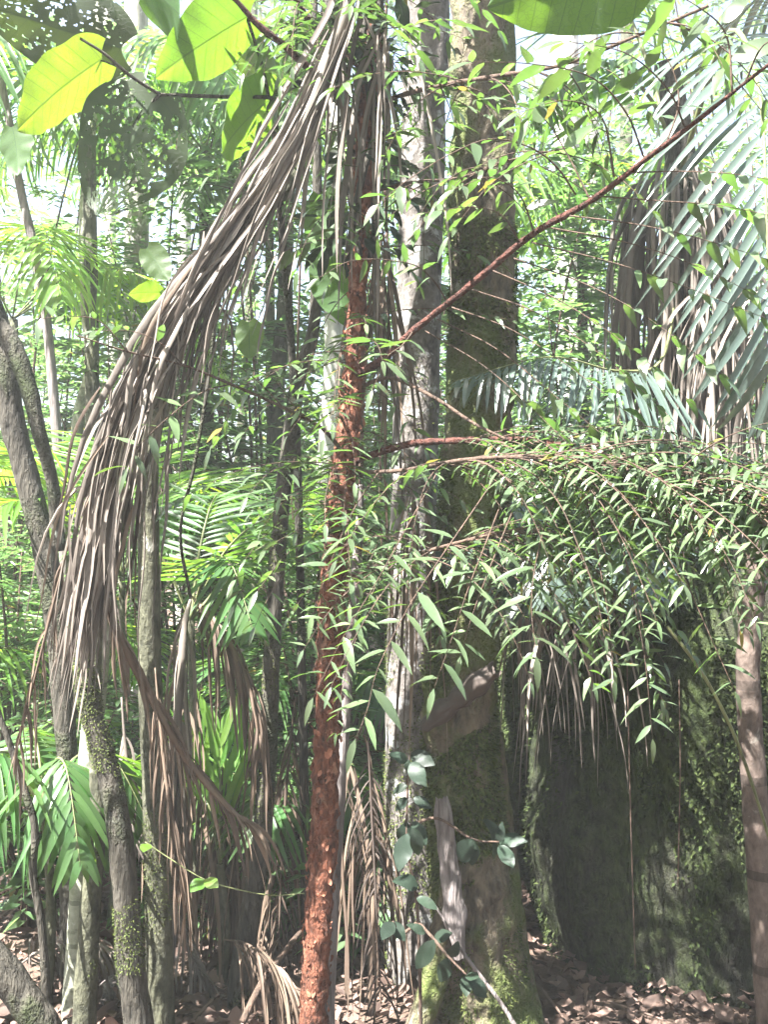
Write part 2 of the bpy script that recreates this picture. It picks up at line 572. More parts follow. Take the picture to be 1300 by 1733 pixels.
def rock_material():
    m, nt, out = new_mat('mossy_rock')
    n1 = noise_n(nt, 5.0, 8, (1, 1, 0.35), 0.7)
    n2 = noise_n(nt, 34.0, 5, (1, 1, 0.5), 0.7)
    rock = ramp(nt, mathn(nt, 'ADD', mathn(nt, 'MULTIPLY', n1, 0.6), mathn(nt, 'MULTIPLY', n2, 0.4)), [(0.35, (0.012, 0.011, 0.010)), (0.58, (0.05, 0.045, 0.038)), (0.75, (0.13, 0.12, 0.10))])
    mf = ramp(nt, noise_n(nt, 2.6, 7, (1, 1, 0.5), 0.7), [(0.34, (0, 0, 0)), (0.52, (1, 1, 1))])
    mc = ramp(nt, n2, [(0.35, (0.011, 0.016, 0.006)), (0.68, (0.045, 0.064, 0.018))])
    col = mixc(nt, mf, rock, mc)
    p = nt.nodes.new('ShaderNodeBsdfPrincipled')
    nt.links.new(col, p.inputs['Base Color'])
    p.inputs['Roughness'].default_value = 0.85
    p.inputs['Specular IOR Level'].default_value = 0.2
    nt.links.new(bump(nt, mathn(nt, 'ADD', n1, n2), 0.9, 0.04), p.inputs['Normal'])
    nt.links.new(p.outputs[0], out.inputs[0])
    return m


M['soil'] = ground_material()
M['rock'] = rock_material()

# ------------------------------------------------------------------ ground
xs = np.concatenate([np.linspace(-120, -6, 16), np.linspace(-5.6, 5.6, 60), np.linspace(6, 120, 16)])
ys = np.concatenate([np.linspace(-60, -1, 10), np.linspace(0, 12, 60), np.linspace(13, 160, 24)])
GV = np.array([(x, y, gh(x, y)) for y in ys for x in xs])
nx = len(xs)
ii = np.arange(len(GV)).reshape(len(ys), nx)
GF = np.stack([ii[:-1, :-1], ii[:-1, 1:], ii[1:, 1:], ii[1:, :-1]], -1).reshape(-1, 4)
single('ground', GV, GF, M['soil'], None, None, (0, 0, 0), kind='structure')

# leaf litter: uncountable fallen leaves
jl = Join()
curl = [blade(4, oval, d, f, t, 0.5) for d, f, t in ((-0.3, 0.5, 0.4), (0.35, -0.5, -0.5), (-0.15, 0.9, 0.9), (0.1, 0.3, 0.1))]
for k in range(4):
    Ms = []
    for _ in range(4200):
        y = 2.6 + 7.5 * random.random() ** 1.6
        x = random.uniform(-0.5, 0.5) * y * 0.95
        a = random.uniform(0, 6.283)
        up = nrm((random.gauss(0, 0.45), random.gauss(0, 0.45), 1))
        s = 0.02 + 0.10 * random.random() ** 2
        Ms.append(basis((x, y, gh(x, y) + random.uniform(0.004, 0.05)), (math.cos(a), math.sin(a), random.gauss(0, 0.25)), up, s, s * random.uniform(0.8, 1.5), s))
    jl.stamp(curl[k], Ms)
Ms = []
for _ in range(900):
    y = 2.6 + 6 * random.random() ** 1.4
    x = random.uniform(-0.5, 0.5) * y * 0.95
    a = random.uniform(0, 6.283)
    s = random.uniform(0.15, 0.5)
    Ms.append(basis((x, y, gh(x, y) + random.uniform(0.01, 0.05)), (math.cos(a), math.sin(a), random.gauss(0, 0.1)), (0, 0, 1), s, 0.3, 0.3))
jl.stamp(STRAP[1], Ms)
V, F, W = jl.arrays()
single('leaf_litter', V, F, M['litter'], 'brown fallen leaves and dry palm scraps strewn over the forest floor', 'leaf litter', (0, 3, 0), kind='stuff', var=W)


# ------------------------------------------------------------------ mossy boulder
def boulder():
    cx, cy, rx, ry, H = 1.62, 4.62, 1.02, 1.12, 1.62
    nu, nv = 150, 90
    V = []
    for j in range(nv):
        t = j / (nv - 1)
        z = -0.25 + (H + 0.25) * min(1, t * 1.25)
        k = 1.0 if t < 0.55 else math.cos((t - 0.55) / 0.45 * math.pi / 2) ** 0.55
        under = 0.90 + 0.10 * min(1, max(0, (z - 0.05) / 0.5))
        zz = z if t < 0.8 else H + 0.10 * (t - 0.8) / 0.2
        for i in range(nu):
            a = 2 * math.pi * i / nu
            c, s = math.cos(a), math.sin(a)
            q = (abs(c) ** 2.6 + abs(s) ** 2.6) ** (-1 / 2.6)
            p = Vector((c * q * rx * k * under, s * q * ry * k * under, zz))
            n = 0.13 * mnoise.noise(Vector((p.x * 1.6, p.y * 1.6, p.z * 0.9)) + Vector((4, 1, 7)))
            n += 0.055 * mnoise.noise(Vector((p.x * 5, p.y * 5, p.z * 2.0)))
            n += 0.03 * mnoise.noise(Vector((p.x * 14, p.y * 14, p.z * 4.5)))
            n += 0.022 * mnoise.noise(Vector((p.x * 30, p.y * 30, p.z * 16)))
            d = Vector((c, s, 0.25)).normalized()
            p += d * n
            V.append((cx + p.x, cy + p.y, p.z))
    V = np.array(V)
    idx = np.arange(nu * nv).reshape(nv, nu)
    a = idx[:-1]; b = np.roll(idx, -1, 1)[:-1]; c = np.roll(idx, -1, 1)[1:]; d = idx[1:]
    F = np.stack([a, b, c, d], -1).reshape(-1, 4)
    t = thing('mossy_boulder', 'large dark moss-covered boulder under the drooping leaves', 'boulder', (cx, cy, 0))
    part('rock', V, F, M['rock'], t)
    # moss: tiny hanging shoots
    fv = V[F]
    cen = fv.mean(1)
    nor = np.cross(fv[:, 1] - fv[:, 0], fv[:, 3] - fv[:, 0])
    nor /= np.linalg.norm(nor, axis=1)[:, None] + 1e-9
    ok = np.where((nor[:, 1] < 0.25) & (cen[:, 2] > 0))[0]
    dens = np.array([max(0.0, 0.38 + 1.6 * mnoise.noise(Vector((cen[q] * np.array([1.7, 1.7, 1.0])).tolist())) + 1.2 * mnoise.noise(Vector((cen[q] * np.array([7.0, 7.0, 3.0])).tolist()))) for q in ok])
    pick = rng.choice(ok, 72000, p=dens / dens.sum())
    jm = Join()
    k = len(pick)
    q = fv[pick]
    p = q[:, 0] + (q[:, 1] - q[:, 0]) * rng.random((k, 1)) + (q[:, 3] - q[:, 0]) * rng.random((k, 1))
    n = nor[pick]
    dr = n * rng.uniform(0.3, 1.0, (k, 1)) + np.stack([rng.normal(0, .4, k), rng.normal(0, .4, k), rng.uniform(-1, .3, k)], 1)
    Ms = basis_many(p, dr, n + np.array([0, 0, .5]), rng.uniform(0.007, 0.027, k), 1.3)
    jm.stamp(KITE, Ms)
    V2, F2, W2 = jm.arrays()
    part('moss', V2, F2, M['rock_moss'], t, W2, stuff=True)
    return t


boulder()


# ------------------------------------------------------------------ trunks and crowns
def moss_on(tb, count, mat, parent, size=(0.006, 0.018), trange=(0, 1), thresh=0.0, name='moss', down=0.6):
    V, F, C, (T, A, B), r = tb
    n = len(C)
    Ms = []
    tries = 0
    while len(Ms) < count and tries < count * 8:
        tries += 1
        t = random.uniform(*trange) * (n - 1)
        i = min(int(t), n - 2); f = t - i
        a = random.uniform(0, 6.283)
        rad = A[i] * math.cos(a) + B[i] * math.sin(a)
        p = C[i] * (1 - f) + C[i + 1] * f + rad * (r[i] * (1 - f) + r[i + 1] * f) * 0.99
        if mnoise.noise(Vector((p * np.array([5, 5, 3.0])).tolist())) < thresh:
            continue
        dr = rad * random.uniform(0.3, 1) + np.array([random.gauss(0, .4), random.gauss(0, .4), random.uniform(-1.2, 0.4) * down])
        s = random.uniform(*size)
        Ms.append(basis(p, dr, rad + np.array([0, 0, .6]), s, s * 1.2, s))
    j = Join(); j.stamp(KITE, Ms)
    V2, F2, W2 = j.arrays()
    return part(name, V2, F2, mat, parent, W2, stuff=True)


def leafy_cluster(j, centre, rad, count, size, tpl=KITE, flat=0.5):
    """Leaves gathered on short shoots inside a small volume."""
    shoots = max(3, count // 9)
    for _ in range(shoots):
        d = nrm(rng.normal(size=3) * np.array([1, 1, flat]))
        p0 = np.array(centre) + rng.normal(size=3) * rad * 0.3
        L = rad * random.uniform(0.5, 1.1)
        side = nrm(np.cross(d, (0, 0, 1)) + 1e-6)
        t = (np.arange(9) + 1) / 9
        p = p0 + d * (L * t)[:, None] + np.outer(t * t, (0, 0, -0.3 * L))
        sg = np.where(np.arange(9) % 2, 1.0, -1.0)
        dr = d * 0.6 + side * (sg * 0.8)[:, None] + np.array([0, 0, -0.35]) + rng.normal(size=(9, 3)) * 0.2
        j.stamp(tpl, basis_many(p, dr, np.array([0, 0, 1]) + rng.normal(size=(9, 3)) * 0.35, size * rng.uniform(0.7, 1.25, 9)))


# places that a shaft of sun reaches through the canopy: no leaf cluster stands in the way
GAPS = [np.array(P(*q)) for q in ((182, 930, 3.54), (150, 1290, 3.54), (602, 1180, 2.44), (200, 640, 2.78), (260, 520, 2.78), (252, 960, 3.5), (985, 1700, 3.65), (650, 350, 2.28), (800, 540, 3.5), (880, 120, 2.2), (1190, 430, 3.15), (1150, 640, 4.0), (920, 660, 3.4), (380, 190, 3.0), (610, 1080, 2.46))]
SUNV = np.array(SUN)


def in_gap(c, rad):
    for g in GAPS:
        w = np.array(c) - g
        if np.linalg.norm(w - SUNV * np.dot(w, SUNV)) < rad:
            return True
    return False


def crown(parent, top, centre, radii, n_cl, per, size, mat, bark, r0=0.05, cl_rad=0.5, tpl=KITE, limbs=9):
    """Limbs forking from the trunk top into leafy clusters spread over an uneven volume."""
    j = Join()
    jb = Join()
    for k in range(n_cl):
        a = random.uniform(0, 6.283)
        rr = random.random() ** 0.5
        c = np.array(centre) + np.array([math.cos(a) * rr * radii[0], math.sin(a) * rr * radii[1], random.uniform(-1, 1) * radii[2] * (1.05 - 0.6 * rr)])
        if c[1] < 6 and in_gap(c, 0.85):
            continue
        leafy_cluster(j, c, cl_rad * random.uniform(0.6, 1.4), int(per * random.uniform(0.6, 1.4)), size, tpl)
        if k < limbs:
            mid = np.array(top) * 0.5 + c * 0.5 + np.array([0, 0, -0.3])
            V, F, *_ = tube([top, mid, c], [r0 * 0.6, r0 * 0.35, r0 * 0.1], 6, 10)
            jb.add(V, F)
    V, F, W = j.arrays()
    part('crown', V, F, mat, parent, W, stuff=True)
    if jb.n:
        V, F, W = jb.arrays()
        part('limbs', V, F, bark, parent, W)


def trunk_thing(name, label, cat, pix, d, radii, mat, sides=14, rough=0.10, rscale=7, up=None, group=None, lobes=None, n=None, ground=True, bury=0.12, seed=0.0):
    """pix: photo points from top to bottom; d: metres (one value or one per point)."""
    ds = d if isinstance(d, (list, tuple)) else [d] * len(pix)
    pts = [P(x, y, q) for (x, y), q in zip(pix, ds)]
    rad = list(radii)
    if ground:
        last = pts[-1]
        g = to_ground(last, bury)
        if g.z < last.z - 0.05:
            pts.append(g); rad.append(rad[-1] * 1.15)
    if up:
        pts.insert(0, pts[0] + Vector(up)); rad.insert(0, rad[0] * 0.8)
    base = to_ground(pts[-1], 0) if ground else pts[-1]
    t = thing(name, label, cat, base, group)
    length = sum((pts[i] - pts[i + 1]).length for i in range(len(pts) - 1))
    tb = tube(pts, rad, sides, n or int(max(14, length * 22)), rough, rscale, lobes, seed=seed)
    part('trunk', tb[0], tb[1], mat, t)
    return t, tb


# mossy tree
mossy, tb = trunk_thing('mossy_tree', 'thick moss-draped tree trunk beside the boulder, flaring at its foot', 'tree',
    [(818, -60), (818, 150), (816, 300), (816, 600), (800, 900), (780, 1150), (782, 1300), (795, 1450), (808, 1600), (812, 1740)], 3.55,
    [.110, .113, .115, .118, .122, .125, .130, .140, .165, .21], M['mossy_bark'], 40, 0.17, 12, up=(0.1, 0.1, 3.6), n=220,
    lobes=lambda t: (5, 0.02 + 0.16 * max(0, (t - 0.82) / 0.18)), seed=1.3)
moss_on(tb, 24000, M['moss'], mossy, (0.007, 0.026), (0.3, 0.74), -0.12, down=1.0)
moss_on(tb, 8000, M['moss'], mossy, (0.005, 0.016), (0.72, 1), 0.05)
V, F, *_ = tube([P(838, 1240, 3.62), P(850, 1400, 3.60), P(862, 1520, 3.58), P(880, 1640, 3.55), P(905, 1740, 3.5)], [.03, .045, .05, .05, .04], 14, 50, 0.15, 12)
part('root', V, F, M['mossy_bark'], mossy)
V, F, *_ = tube([P(770, 1500, 3.45), P(740, 1640, 3.38), P(700, 1760, 3.3)], [.05, .05, .04], 12, 30, 0.15, 12)
part('root', V, F, M['mossy_bark'], mossy)
crown(mossy, P(818, -60, 3.6) + Vector((0.1, 0.1, 3.4)), (-0.9, 2.3, 7.4), (3.0, 2.4, 1.2), 84, 46, 0.16, M['leaf_canopy'], M['mossy_bark'], 0.11, 0.6)  # unseen crown set towards the sun to shade the near trunks

crown(mossy, P(818, -60, 3.6) + Vector((0.05, 0.1, 2.6)), (-1.7, 1.5, 6.8), (1.5, 1.3, 0.6), 44, 50, 0.16, M['leaf_canopy'], M['mossy_bark'], 0.06, 0.5, limbs=5)  # extra unseen crown added to shade the boulder

# pale lichened tree
pale, tb = trunk_thing('lichened_tree', 'pale grey trunk with white lichen patches, just behind the red-barked tree', 'tree',
    [(722, -60), (718, 150), (715, 300), (707, 600), (700, 900), (695, 1200), (700, 1450), (715, 1720)], 3.95,
    [.084, .086, .088, .09, .094, .1, .11, .14], M['pale_bark'], 24, 0.05, 6, up=(-0.2, 0.2, 3.8), n=120)
moss_on(tb, 3000, M['moss'], pale, (0.005, 0.014), (0.3, 1), 0.15)
moss_on(tb, 9000, M['moss'], pale, (0.005, 0.016), (0.66, 1), -0.1)  # extra tufts added to stand in for shade on the over-lit lower trunk
crown(pale, P(722, -60, 4) + Vector((-0.2, 0.2, 3.6)), (0.2, 3.4, 8.2), (2.6, 1.6, 1.0), 32, 46, 0.16, M['leaf_canopy'], M['pale_bark'], 0.08, 0.6)

# left trunks
forked, tb = trunk_thing('forked_tree', 'dark leaning forked trunk at the edge of the picture, left of the hanging dead frond', 'tree',
    [(-90, 330), (-40, 450), (5, 600), (22, 720), (50, 830), (75, 930), (95, 1060), (108, 1200), (118, 1400), (120, 1600)], 3.9,
    [.045, .046, .05, .048, .046, .046, .044, .042, .042, .046], M['dark_bark'], 18, 0.14, 9, up=(-0.6, 0.1, 2.2))
V, F, *_ = tube([P(-30, 520, 3.85), P(15, 575, 3.82), P(45, 650, 3.8), P(65, 730, 3.8), P(90, 830, 3.85), P(98, 930, 3.9)], [.028, .036, .034, .026, .025, .03], 12, 40, 0.15, 12)
part('branch', V, F, M['dark_bark'], forked)
crown(forked, P(-90, 330, 3.9) + Vector((-0.6, 0.1, 2.0)), (-3.5, 1.6, 6.3), (1.8, 1.6, 0.8), 40, 46, 0.15, M['leaf_canopy'], M['dark_bark'], 0.05, 0.5)  # unseen crown shifted to shade the lower-left trunks

ringp, tb = trunk_thing('ringed_palm', 'sunlit pale ringed palm trunk emerging under the hanging dead frond', 'palm',
    [(555, 90), (480, 280), (395, 420), (300, 560), (228, 690), (200, 780), (186, 880), (180, 980), (166, 1120), (150, 1300), (138, 1500), (126, 1720)], 3.58,
    [.022, .024, .026, .028, .031, .033, .036, .037, .038, .04, .043, .047], M['ring_bark'], 18, 0.03, 6, up=(0.15, 0.1, 0.9))
greent, tb = trunk_thing('straight_green_tree', 'straight algae-green trunk right of the ringed palm, spotted with lichen', 'tree',
    [(520, 220), (440, 360), (345, 500), (280, 620), (252, 760), (251, 950), (255, 1200), (264, 1400), (272, 1740)], 3.5,
    [.022, .025, .028, .032, .036, .038, .042, .045, .05], M['green_bark'], 18, 0.06, 8, up=(0.2, 0.2, 1.6))
moss_on(tb, 2500, M['moss'], greent, (0.004, 0.011), (0.4, 1), 0.05)
crown(greent, P(520, 220, 3.5) + Vector((0.2, 0.2, 1.5)), (-0.3, 3.6, 5.2), (1.2, 1.0, 0.6), 14, 40, 0.14, M['leaf_canopy'], M['green_bark'], 0.035, 0.5)
curved, tb = trunk_thing('curved_dark_tree', 'dark curved trunk bending left above the knee-high moss, front of the trunk cluster', 'tree',
    [(470, 310), (400, 410), (320, 520), (250, 650), (200, 750), (165, 860), (142, 980), (138, 1090), (150, 1190), (178, 1290), (200, 1400), (212, 1520), (222, 1640), (235, 1750)], 3.3,
    [.018, .019, .02, .021, .022, .024, .026, .03, .034, .038, .041, .043, .046, .05], M['dark_bark'], 18, 0.12, 9, up=(0.25, 0.15, 0.5))
moss_on(tb, 5000, M['moss'], curved, (0.004, 0.012), (0.45, 1), -0.05)
shortt, tb = trunk_thing('slim_grey_tree', 'slim grey-green trunk, leftmost of the close trunk cluster', 'tree',
    [(190, 900), (165, 1060), (160, 1200), (166, 1330), (160, 1440), (150, 1570), (141, 1750)], 3.42,
    [.015, .02, .026, .03, .034, .036, .042], M['green_bark'], 16, 0.08, 8, up=(0.2, 0.1, 0.5))
moss_on(tb, 1500, M['moss'], shortt, (0.004, 0.011), (0.3, 1), 0.05)
slend, tb = trunk_thing('slender_bent_tree', 'slender dark bent trunk between the dead frond and the red-barked tree', 'tree',
    [(532, -40), (536, 250), (537, 420), (530, 560), (505, 640), (490, 750), (475, 870), (466, 1000), (458, 1150), (452, 1300), (440, 1450), (415, 1600), (398, 1750)], 3.75,
    [.017, .018, .02, .024, .03, .029, .03, .031, .033, .035, .038, .042, .05], M['dark_bark'], 16, 0.12, 9, up=(0.1, 0.1, 1.6))
moss_on(tb, 3000, M['moss'], slend, (0.004, 0.012), (0.55, 1), 0.05)
crook, tb = trunk_thing('crooked_sapling', 'thin crooked dark stem at the bottom left, beside the mossy fallen log', 'sapling',
    [(-40, 1130), (5, 1230), (38, 1330), (58, 1400), (55, 1480), (70, 1570), (80, 1740)], 3.25,
    [.008, .010, .012, .013, .013, .014, .016], M['dark_bark'], 10, 0.15, 14)
edge, tb = trunk_thing('brown_edge_tree', 'smooth pinkish-brown trunk at the right edge of the boulder', 'tree',
    [(1345, 640), (1312, 800), (1282, 960), (1268, 1100), (1270, 1220), (1282, 1400), (1296, 1600), (1308, 1760)], 3.3,
    [.034, .035, .036, .038, .04, .042, .044, .05], M['brown_bark'], 18, 0.07, 9, up=(0.5, 0.2, 2.0))

# the red-barked tree is built below; a pale dead stem stands against it
V, F, *_ = tube([P(612, 820, 3.32), P(604, 950, 3.32), P(592, 1100, 3.32), P(578, 1300, 3.32), P(566, 1500, 3.32), P(556, 1700, 3.3), to_ground(P(552, 1740, 3.3))],
                [.010, .016, .018, .019, .020, .022, .024], 10, 60, 0.15, 14)
single('dead_tree', V, F, M['wood'], 'pale grey-pink dead stem standing against the red-barked trunk', 'dead stem', tuple(to_ground(P(556, 1740, 3.3), 0)))

# fallen logs
V, F, *_ = tube([P(-70, 1560, 3.05), P(0, 1640, 3.05), P(50, 1705, 3.05), P(95, 1775, 3.05)], [.045, .05, .052, .055], 16, 40, 0.12, 10)
o = single('fallen_log', V, F, M['dark_bark'], 'mossy log leaning into the bottom left corner', 'log', tuple(P(50, 1705, 3.05)))
V, F, *_ = tube([P(160, 1705, 3.7), P(215, 1660, 3.85), P(330, 1610, 4.3), P(420, 1570, 4.7)], [.05, .052, .05, .046], 16, 36, 0.08, 10)
single('fallen_log', V, F, M['wood'], 'pale cut log lying behind the trunk cluster', 'log', tuple(P(215, 1680, 3.85)))
V, F, *_ = tube([P(410, 1730, 3.4), P(445, 1660, 3.5), P(490, 1600, 3.7), P(540, 1540, 3.95)], [.012, .012, .011, .008], 8, 30, 0.15, 12)
single('fallen_branch', V, F, M['twig'], 'brown fallen branch slanting up from the ground left of the red trunk', 'branch', tuple(P(410, 1730, 3.4)))

# grey leaning stem and pale trunks farther off
trunk_thing('leaning_dead_tree', 'thin silver-grey dead stem leaning behind the bright broad leaf', 'dead stem',
    [(12, 190), (30, 300), (52, 400), (72, 500), (84, 600), (100, 800), (110, 1000)], 5.6, [.022, .024, .026, .027, .028, .03, .032], M['wood'], 10, 0.08, 8, up=(-0.3, 0, 1.5))
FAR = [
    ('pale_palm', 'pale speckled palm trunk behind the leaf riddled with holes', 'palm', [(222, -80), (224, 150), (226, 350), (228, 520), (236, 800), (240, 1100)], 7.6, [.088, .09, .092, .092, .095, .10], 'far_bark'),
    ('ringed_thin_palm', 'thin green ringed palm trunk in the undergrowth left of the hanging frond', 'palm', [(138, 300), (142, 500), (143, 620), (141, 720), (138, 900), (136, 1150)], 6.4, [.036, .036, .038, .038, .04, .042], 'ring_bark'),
    ('white_tree', 'white trunk right behind the red-barked tree', 'tree', [(578, 300), (570, 460), (562, 600), (556, 740), (552, 860), (548, 1100)], 6.2, [.055, .058, .062, .066, .066, .07], 'far_bark'),
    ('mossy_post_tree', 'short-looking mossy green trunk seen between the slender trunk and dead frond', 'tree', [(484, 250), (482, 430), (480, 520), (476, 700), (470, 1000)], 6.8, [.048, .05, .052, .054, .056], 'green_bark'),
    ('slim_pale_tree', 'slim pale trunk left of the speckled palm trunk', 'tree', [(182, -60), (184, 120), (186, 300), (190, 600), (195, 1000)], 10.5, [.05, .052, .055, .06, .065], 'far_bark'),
    ('far_white_tree', 'broad pale trunk right of the mossy trunk', 'tree', [(955, -60), (958, 200), (960, 420), (962, 640), (965, 1000)], 12.0, [.15, .16, .16, .17, .18], 'far_bark'),
    ('far_slim_tree', 'slim pale trunk second from the mossy trunk', 'tree', [(1005, -60), (1000, 200), (1006, 420), (1004, 640), (1004, 1000)], 14.0, [.09, .095, .10, .10, .11], 'far_bark'),
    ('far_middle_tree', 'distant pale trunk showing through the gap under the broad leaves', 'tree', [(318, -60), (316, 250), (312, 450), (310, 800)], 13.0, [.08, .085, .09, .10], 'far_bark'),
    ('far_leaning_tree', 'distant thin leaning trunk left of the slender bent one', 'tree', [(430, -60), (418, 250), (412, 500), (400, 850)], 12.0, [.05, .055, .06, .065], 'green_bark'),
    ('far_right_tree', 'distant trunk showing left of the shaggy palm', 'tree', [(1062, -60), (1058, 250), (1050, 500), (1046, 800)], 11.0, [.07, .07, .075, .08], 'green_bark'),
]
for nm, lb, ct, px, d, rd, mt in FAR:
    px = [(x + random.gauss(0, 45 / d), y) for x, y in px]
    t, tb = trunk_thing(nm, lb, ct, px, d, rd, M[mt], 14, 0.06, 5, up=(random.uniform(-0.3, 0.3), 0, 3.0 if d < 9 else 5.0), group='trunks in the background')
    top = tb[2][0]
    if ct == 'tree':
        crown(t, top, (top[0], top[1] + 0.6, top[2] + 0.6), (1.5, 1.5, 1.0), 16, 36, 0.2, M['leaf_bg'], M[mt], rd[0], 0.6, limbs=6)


# ------------------------------------------------------------------ palms
def strip(C, width, fold=0.4, roll=0.0):
    """A long narrow leaflet along centre line C: folded on its midrib, tapering to a point."""
    C = np.asarray(C)
    n = len(C)
    T, A, B = frames(C)
    V = []
    for i in range(n):
        s = i / (n - 1)
        w = width * 0.5 * min(1, 0.35 + s * 5) * (1 - s ** 2.5) ** 0.8 + 0.0006
        a = roll + 1.2 * s * math.sin(roll * 3)
        side = A[i] * math.cos(a) + B[i] * math.sin(a)
        up = np.cross(T[i], side)
        V += [C[i] - side * w + up * fold * w, C[i], C[i] + side * w + up * fold * w]
    V = np.array(V)
    F = []
    for i in range(n - 1):
        q = 3 * i
        F += [(q, q + 1, q + 4, q + 3), (q + 1, q + 2, q + 5, q + 4)]
    return V, np.array(F)


def hang(start, d0, L, n=12, rate=0.25, wob=0.03, floor=True):
    """Path of a limp leaflet: leaves along d0 and sags to the vertical."""
    p = np.array(start, float)
    d = nrm(d0)
    out = [p.copy()]
    ph = random.uniform(0, 6.28)
    for i in range(n):
        d = nrm(d * (1 - rate) + np.array([0, 0, -1.0]) * rate + np.array([math.sin(ph + i * 0.9), math.cos(ph + i * 0.7), 0]) * wob)
        p = p + d * L / n
        if floor and p[2] < 0.02:
            p[2] = 0.02 + random.random() * 0.02
        out.append(p.copy())
    return np.array(out)


STRAP_ME = {}


def strap_mesh(k, mat):
    key = (k, mat.name)
    if key not in STRAP_ME:
        STRAP_ME[key] = mesh_from('leaflet', STRAP[k][0], STRAP[k][1], mat)
    return STRAP_ME[key]


def frond(parent, pts, L, n, mat, width=0.03, ang=58, droop=1, rr=0.008, single_leaflets=True, up=(0, 0, 1), sag=0.25, start=0.12, vee=0.15, jitter=0.06, skip=0.0):
    """A feather frond: rachis along pts, n leaflet pairs. Parts: frond (rachis) > leaflet."""
    m = 40
    C = spline(pts, m)
    V, F, *_ = tube(pts, [rr, rr * 0.8, rr * 0.35, rr * 0.12], 6, 26)
    fr = part('frond', V, F, M['rachis'] if mat.name.find('dead') < 0 else mat, parent)
    T = np.gradient(C, axis=0); T /= np.linalg.norm(T, axis=1)[:, None]
    j = Join()
    for k in range(n):
        t = start + (1 - start) * (k + 0.5) / n
        i = min(int(t * (m - 1)), m - 2)
        p = C[i] + (C[i + 1] - C[i]) * (t * (m - 1) - i)
        tan = T[i]
        side = nrm(np.cross(tan, np.array(up)))
        upv = np.cross(side, tan)
        prof = math.sin(math.pi * (0.18 + 0.80 * t)) ** 0.7
        a = math.radians(ang * (1 - 0.45 * t) + 8)
        for sg in (-1, 1):
            if random.random() < skip:
                continue
            d = tan * math.cos(a) + side * sg * math.sin(a) + upv * vee + np.array([0, 0, -sag]) + rng.normal(size=3) * jitter
            l = L * prof * random.uniform(0.88, 1.08)
            v = min(3, max(0, droop + random.choice((-1, 0, 0, 1))))
            Mx = basis(p, d, upv + np.array([0, 0, 0.3]), l, width * 25 * random.uniform(0.85, 1.1), l)
            if single_leaflets:
                inst('leaflet', strap_mesh(v, mat), fr, Mx)
            else:
                j.stamp(STRAP[v], [Mx])
    if not single_leaflets:
        V, F, W = j.arrays()
        part('leaflets', V, F, mat, fr, W, stuff=True)
    return fr


# --- the big dead frond draped across the picture
rp = [P(605, -90, 3.05), P(585, 20, 3.0), P(545, 120, 2.95), P(490, 240, 2.9), P(420, 350, 2.85), P(345, 460, 2.8), P(275, 570, 2.78), P(222, 690, 2.78), P(188, 810, 2.8), P(165, 930, 2.82)]
big = thing('dead_palm_frond', 'huge grey dead palm frond draped diagonally with long hanging leaflets', 'palm frond', rp[0])
V, F, *_ = tube(rp, [.022, .02, .018, .017, .015, .013, .011, .009, .006, .003], 8, 60, 0.1, 12)
part('rachis', V, F, M['dead'], big)
RC = spline(rp, 100)
RT = np.gradient(RC, axis=0); RT /= np.linalg.norm(RT, axis=1)[:, None]
for k in range(212):
    t = random.random() ** 0.85 * 0.93
    i = int(t * 99)
    side = nrm(np.cross(RT[i], (0, 1, 0)))
    off = side * random.gauss(0, 0.016) + np.array([0, random.gauss(0, 0.025), 0])
    kink = random.randrange(4, 12) if random.random() < 0.3 else -1
    L = random.uniform(0.7, 1.2) * (1.0 if t < 0.4 else 1.0 - 0.75 * (t - 0.4))
    # lies along the rachis first, then hangs free
    ns = 12
    free = random.uniform(0.2, 0.8) if random.random() < 0.3 else random.uniform(0.9, 1.8)
    p = RC[i] + off
    pth = [p.copy()]
    d = nrm(RT[i] + rng.normal(size=3) * 0.05)
    ti = t
    spread = side * random.gauss(-0.02, 0.10) + np.array([0, random.gauss(0, 0.06), 0])
    for s in range(ns):
        ti = min(0.999, ti + L / ns / 2.1)
        tgt = RT[int(ti * 99)]
        pull = 0.0 if s / ns < free * 0.6 else 0.2
        d = nrm(d * 0.55 + tgt * (0.45 - pull) + np.array([0, 0, -1]) * pull + spread * 0.22 + rng.normal(size=3) * 0.032)
        if s == kink:
            d = nrm(d + rng.normal(size=3) * 0.45 + np.array([0, 0, -0.2]))
        p = p + d * L / ns
        pth.append(p.copy())
    V, F = strip(pth, random.choice((random.uniform(0.007, 0.015), random.uniform(0.012, 0.026))), random.uniform(0.2, 1.4), random.uniform(0, 6.28))
    part('leaflet', V, F, M['dead'], big, np.full(len(V), random.random()))
# the curtain of leaflets at its lower end
for k in range(84):
    t = random.uniform(0.5, 1.0)
    i = min(99, int(t * 99))
    st = RC[i] + np.array([random.gauss(0.01, 0.05), random.gauss(0, 0.05), 0])
    pth = hang(st, RT[i] + np.array([random.gauss(-0.05, 0.22), random.gauss(0, 0.2), 0]), random.uniform(0.2, 0.62), 11, 0.15, 0.06)
    V, F = strip(pth, random.uniform(0.006, 0.016), random.uniform(0.2, 1.2), random.uniform(0, 6.28))
    part('leaflet', V, F, M['dead'] if random.random() < 0.8 else M['dead_brown'], big, np.full(len(V), random.random()))


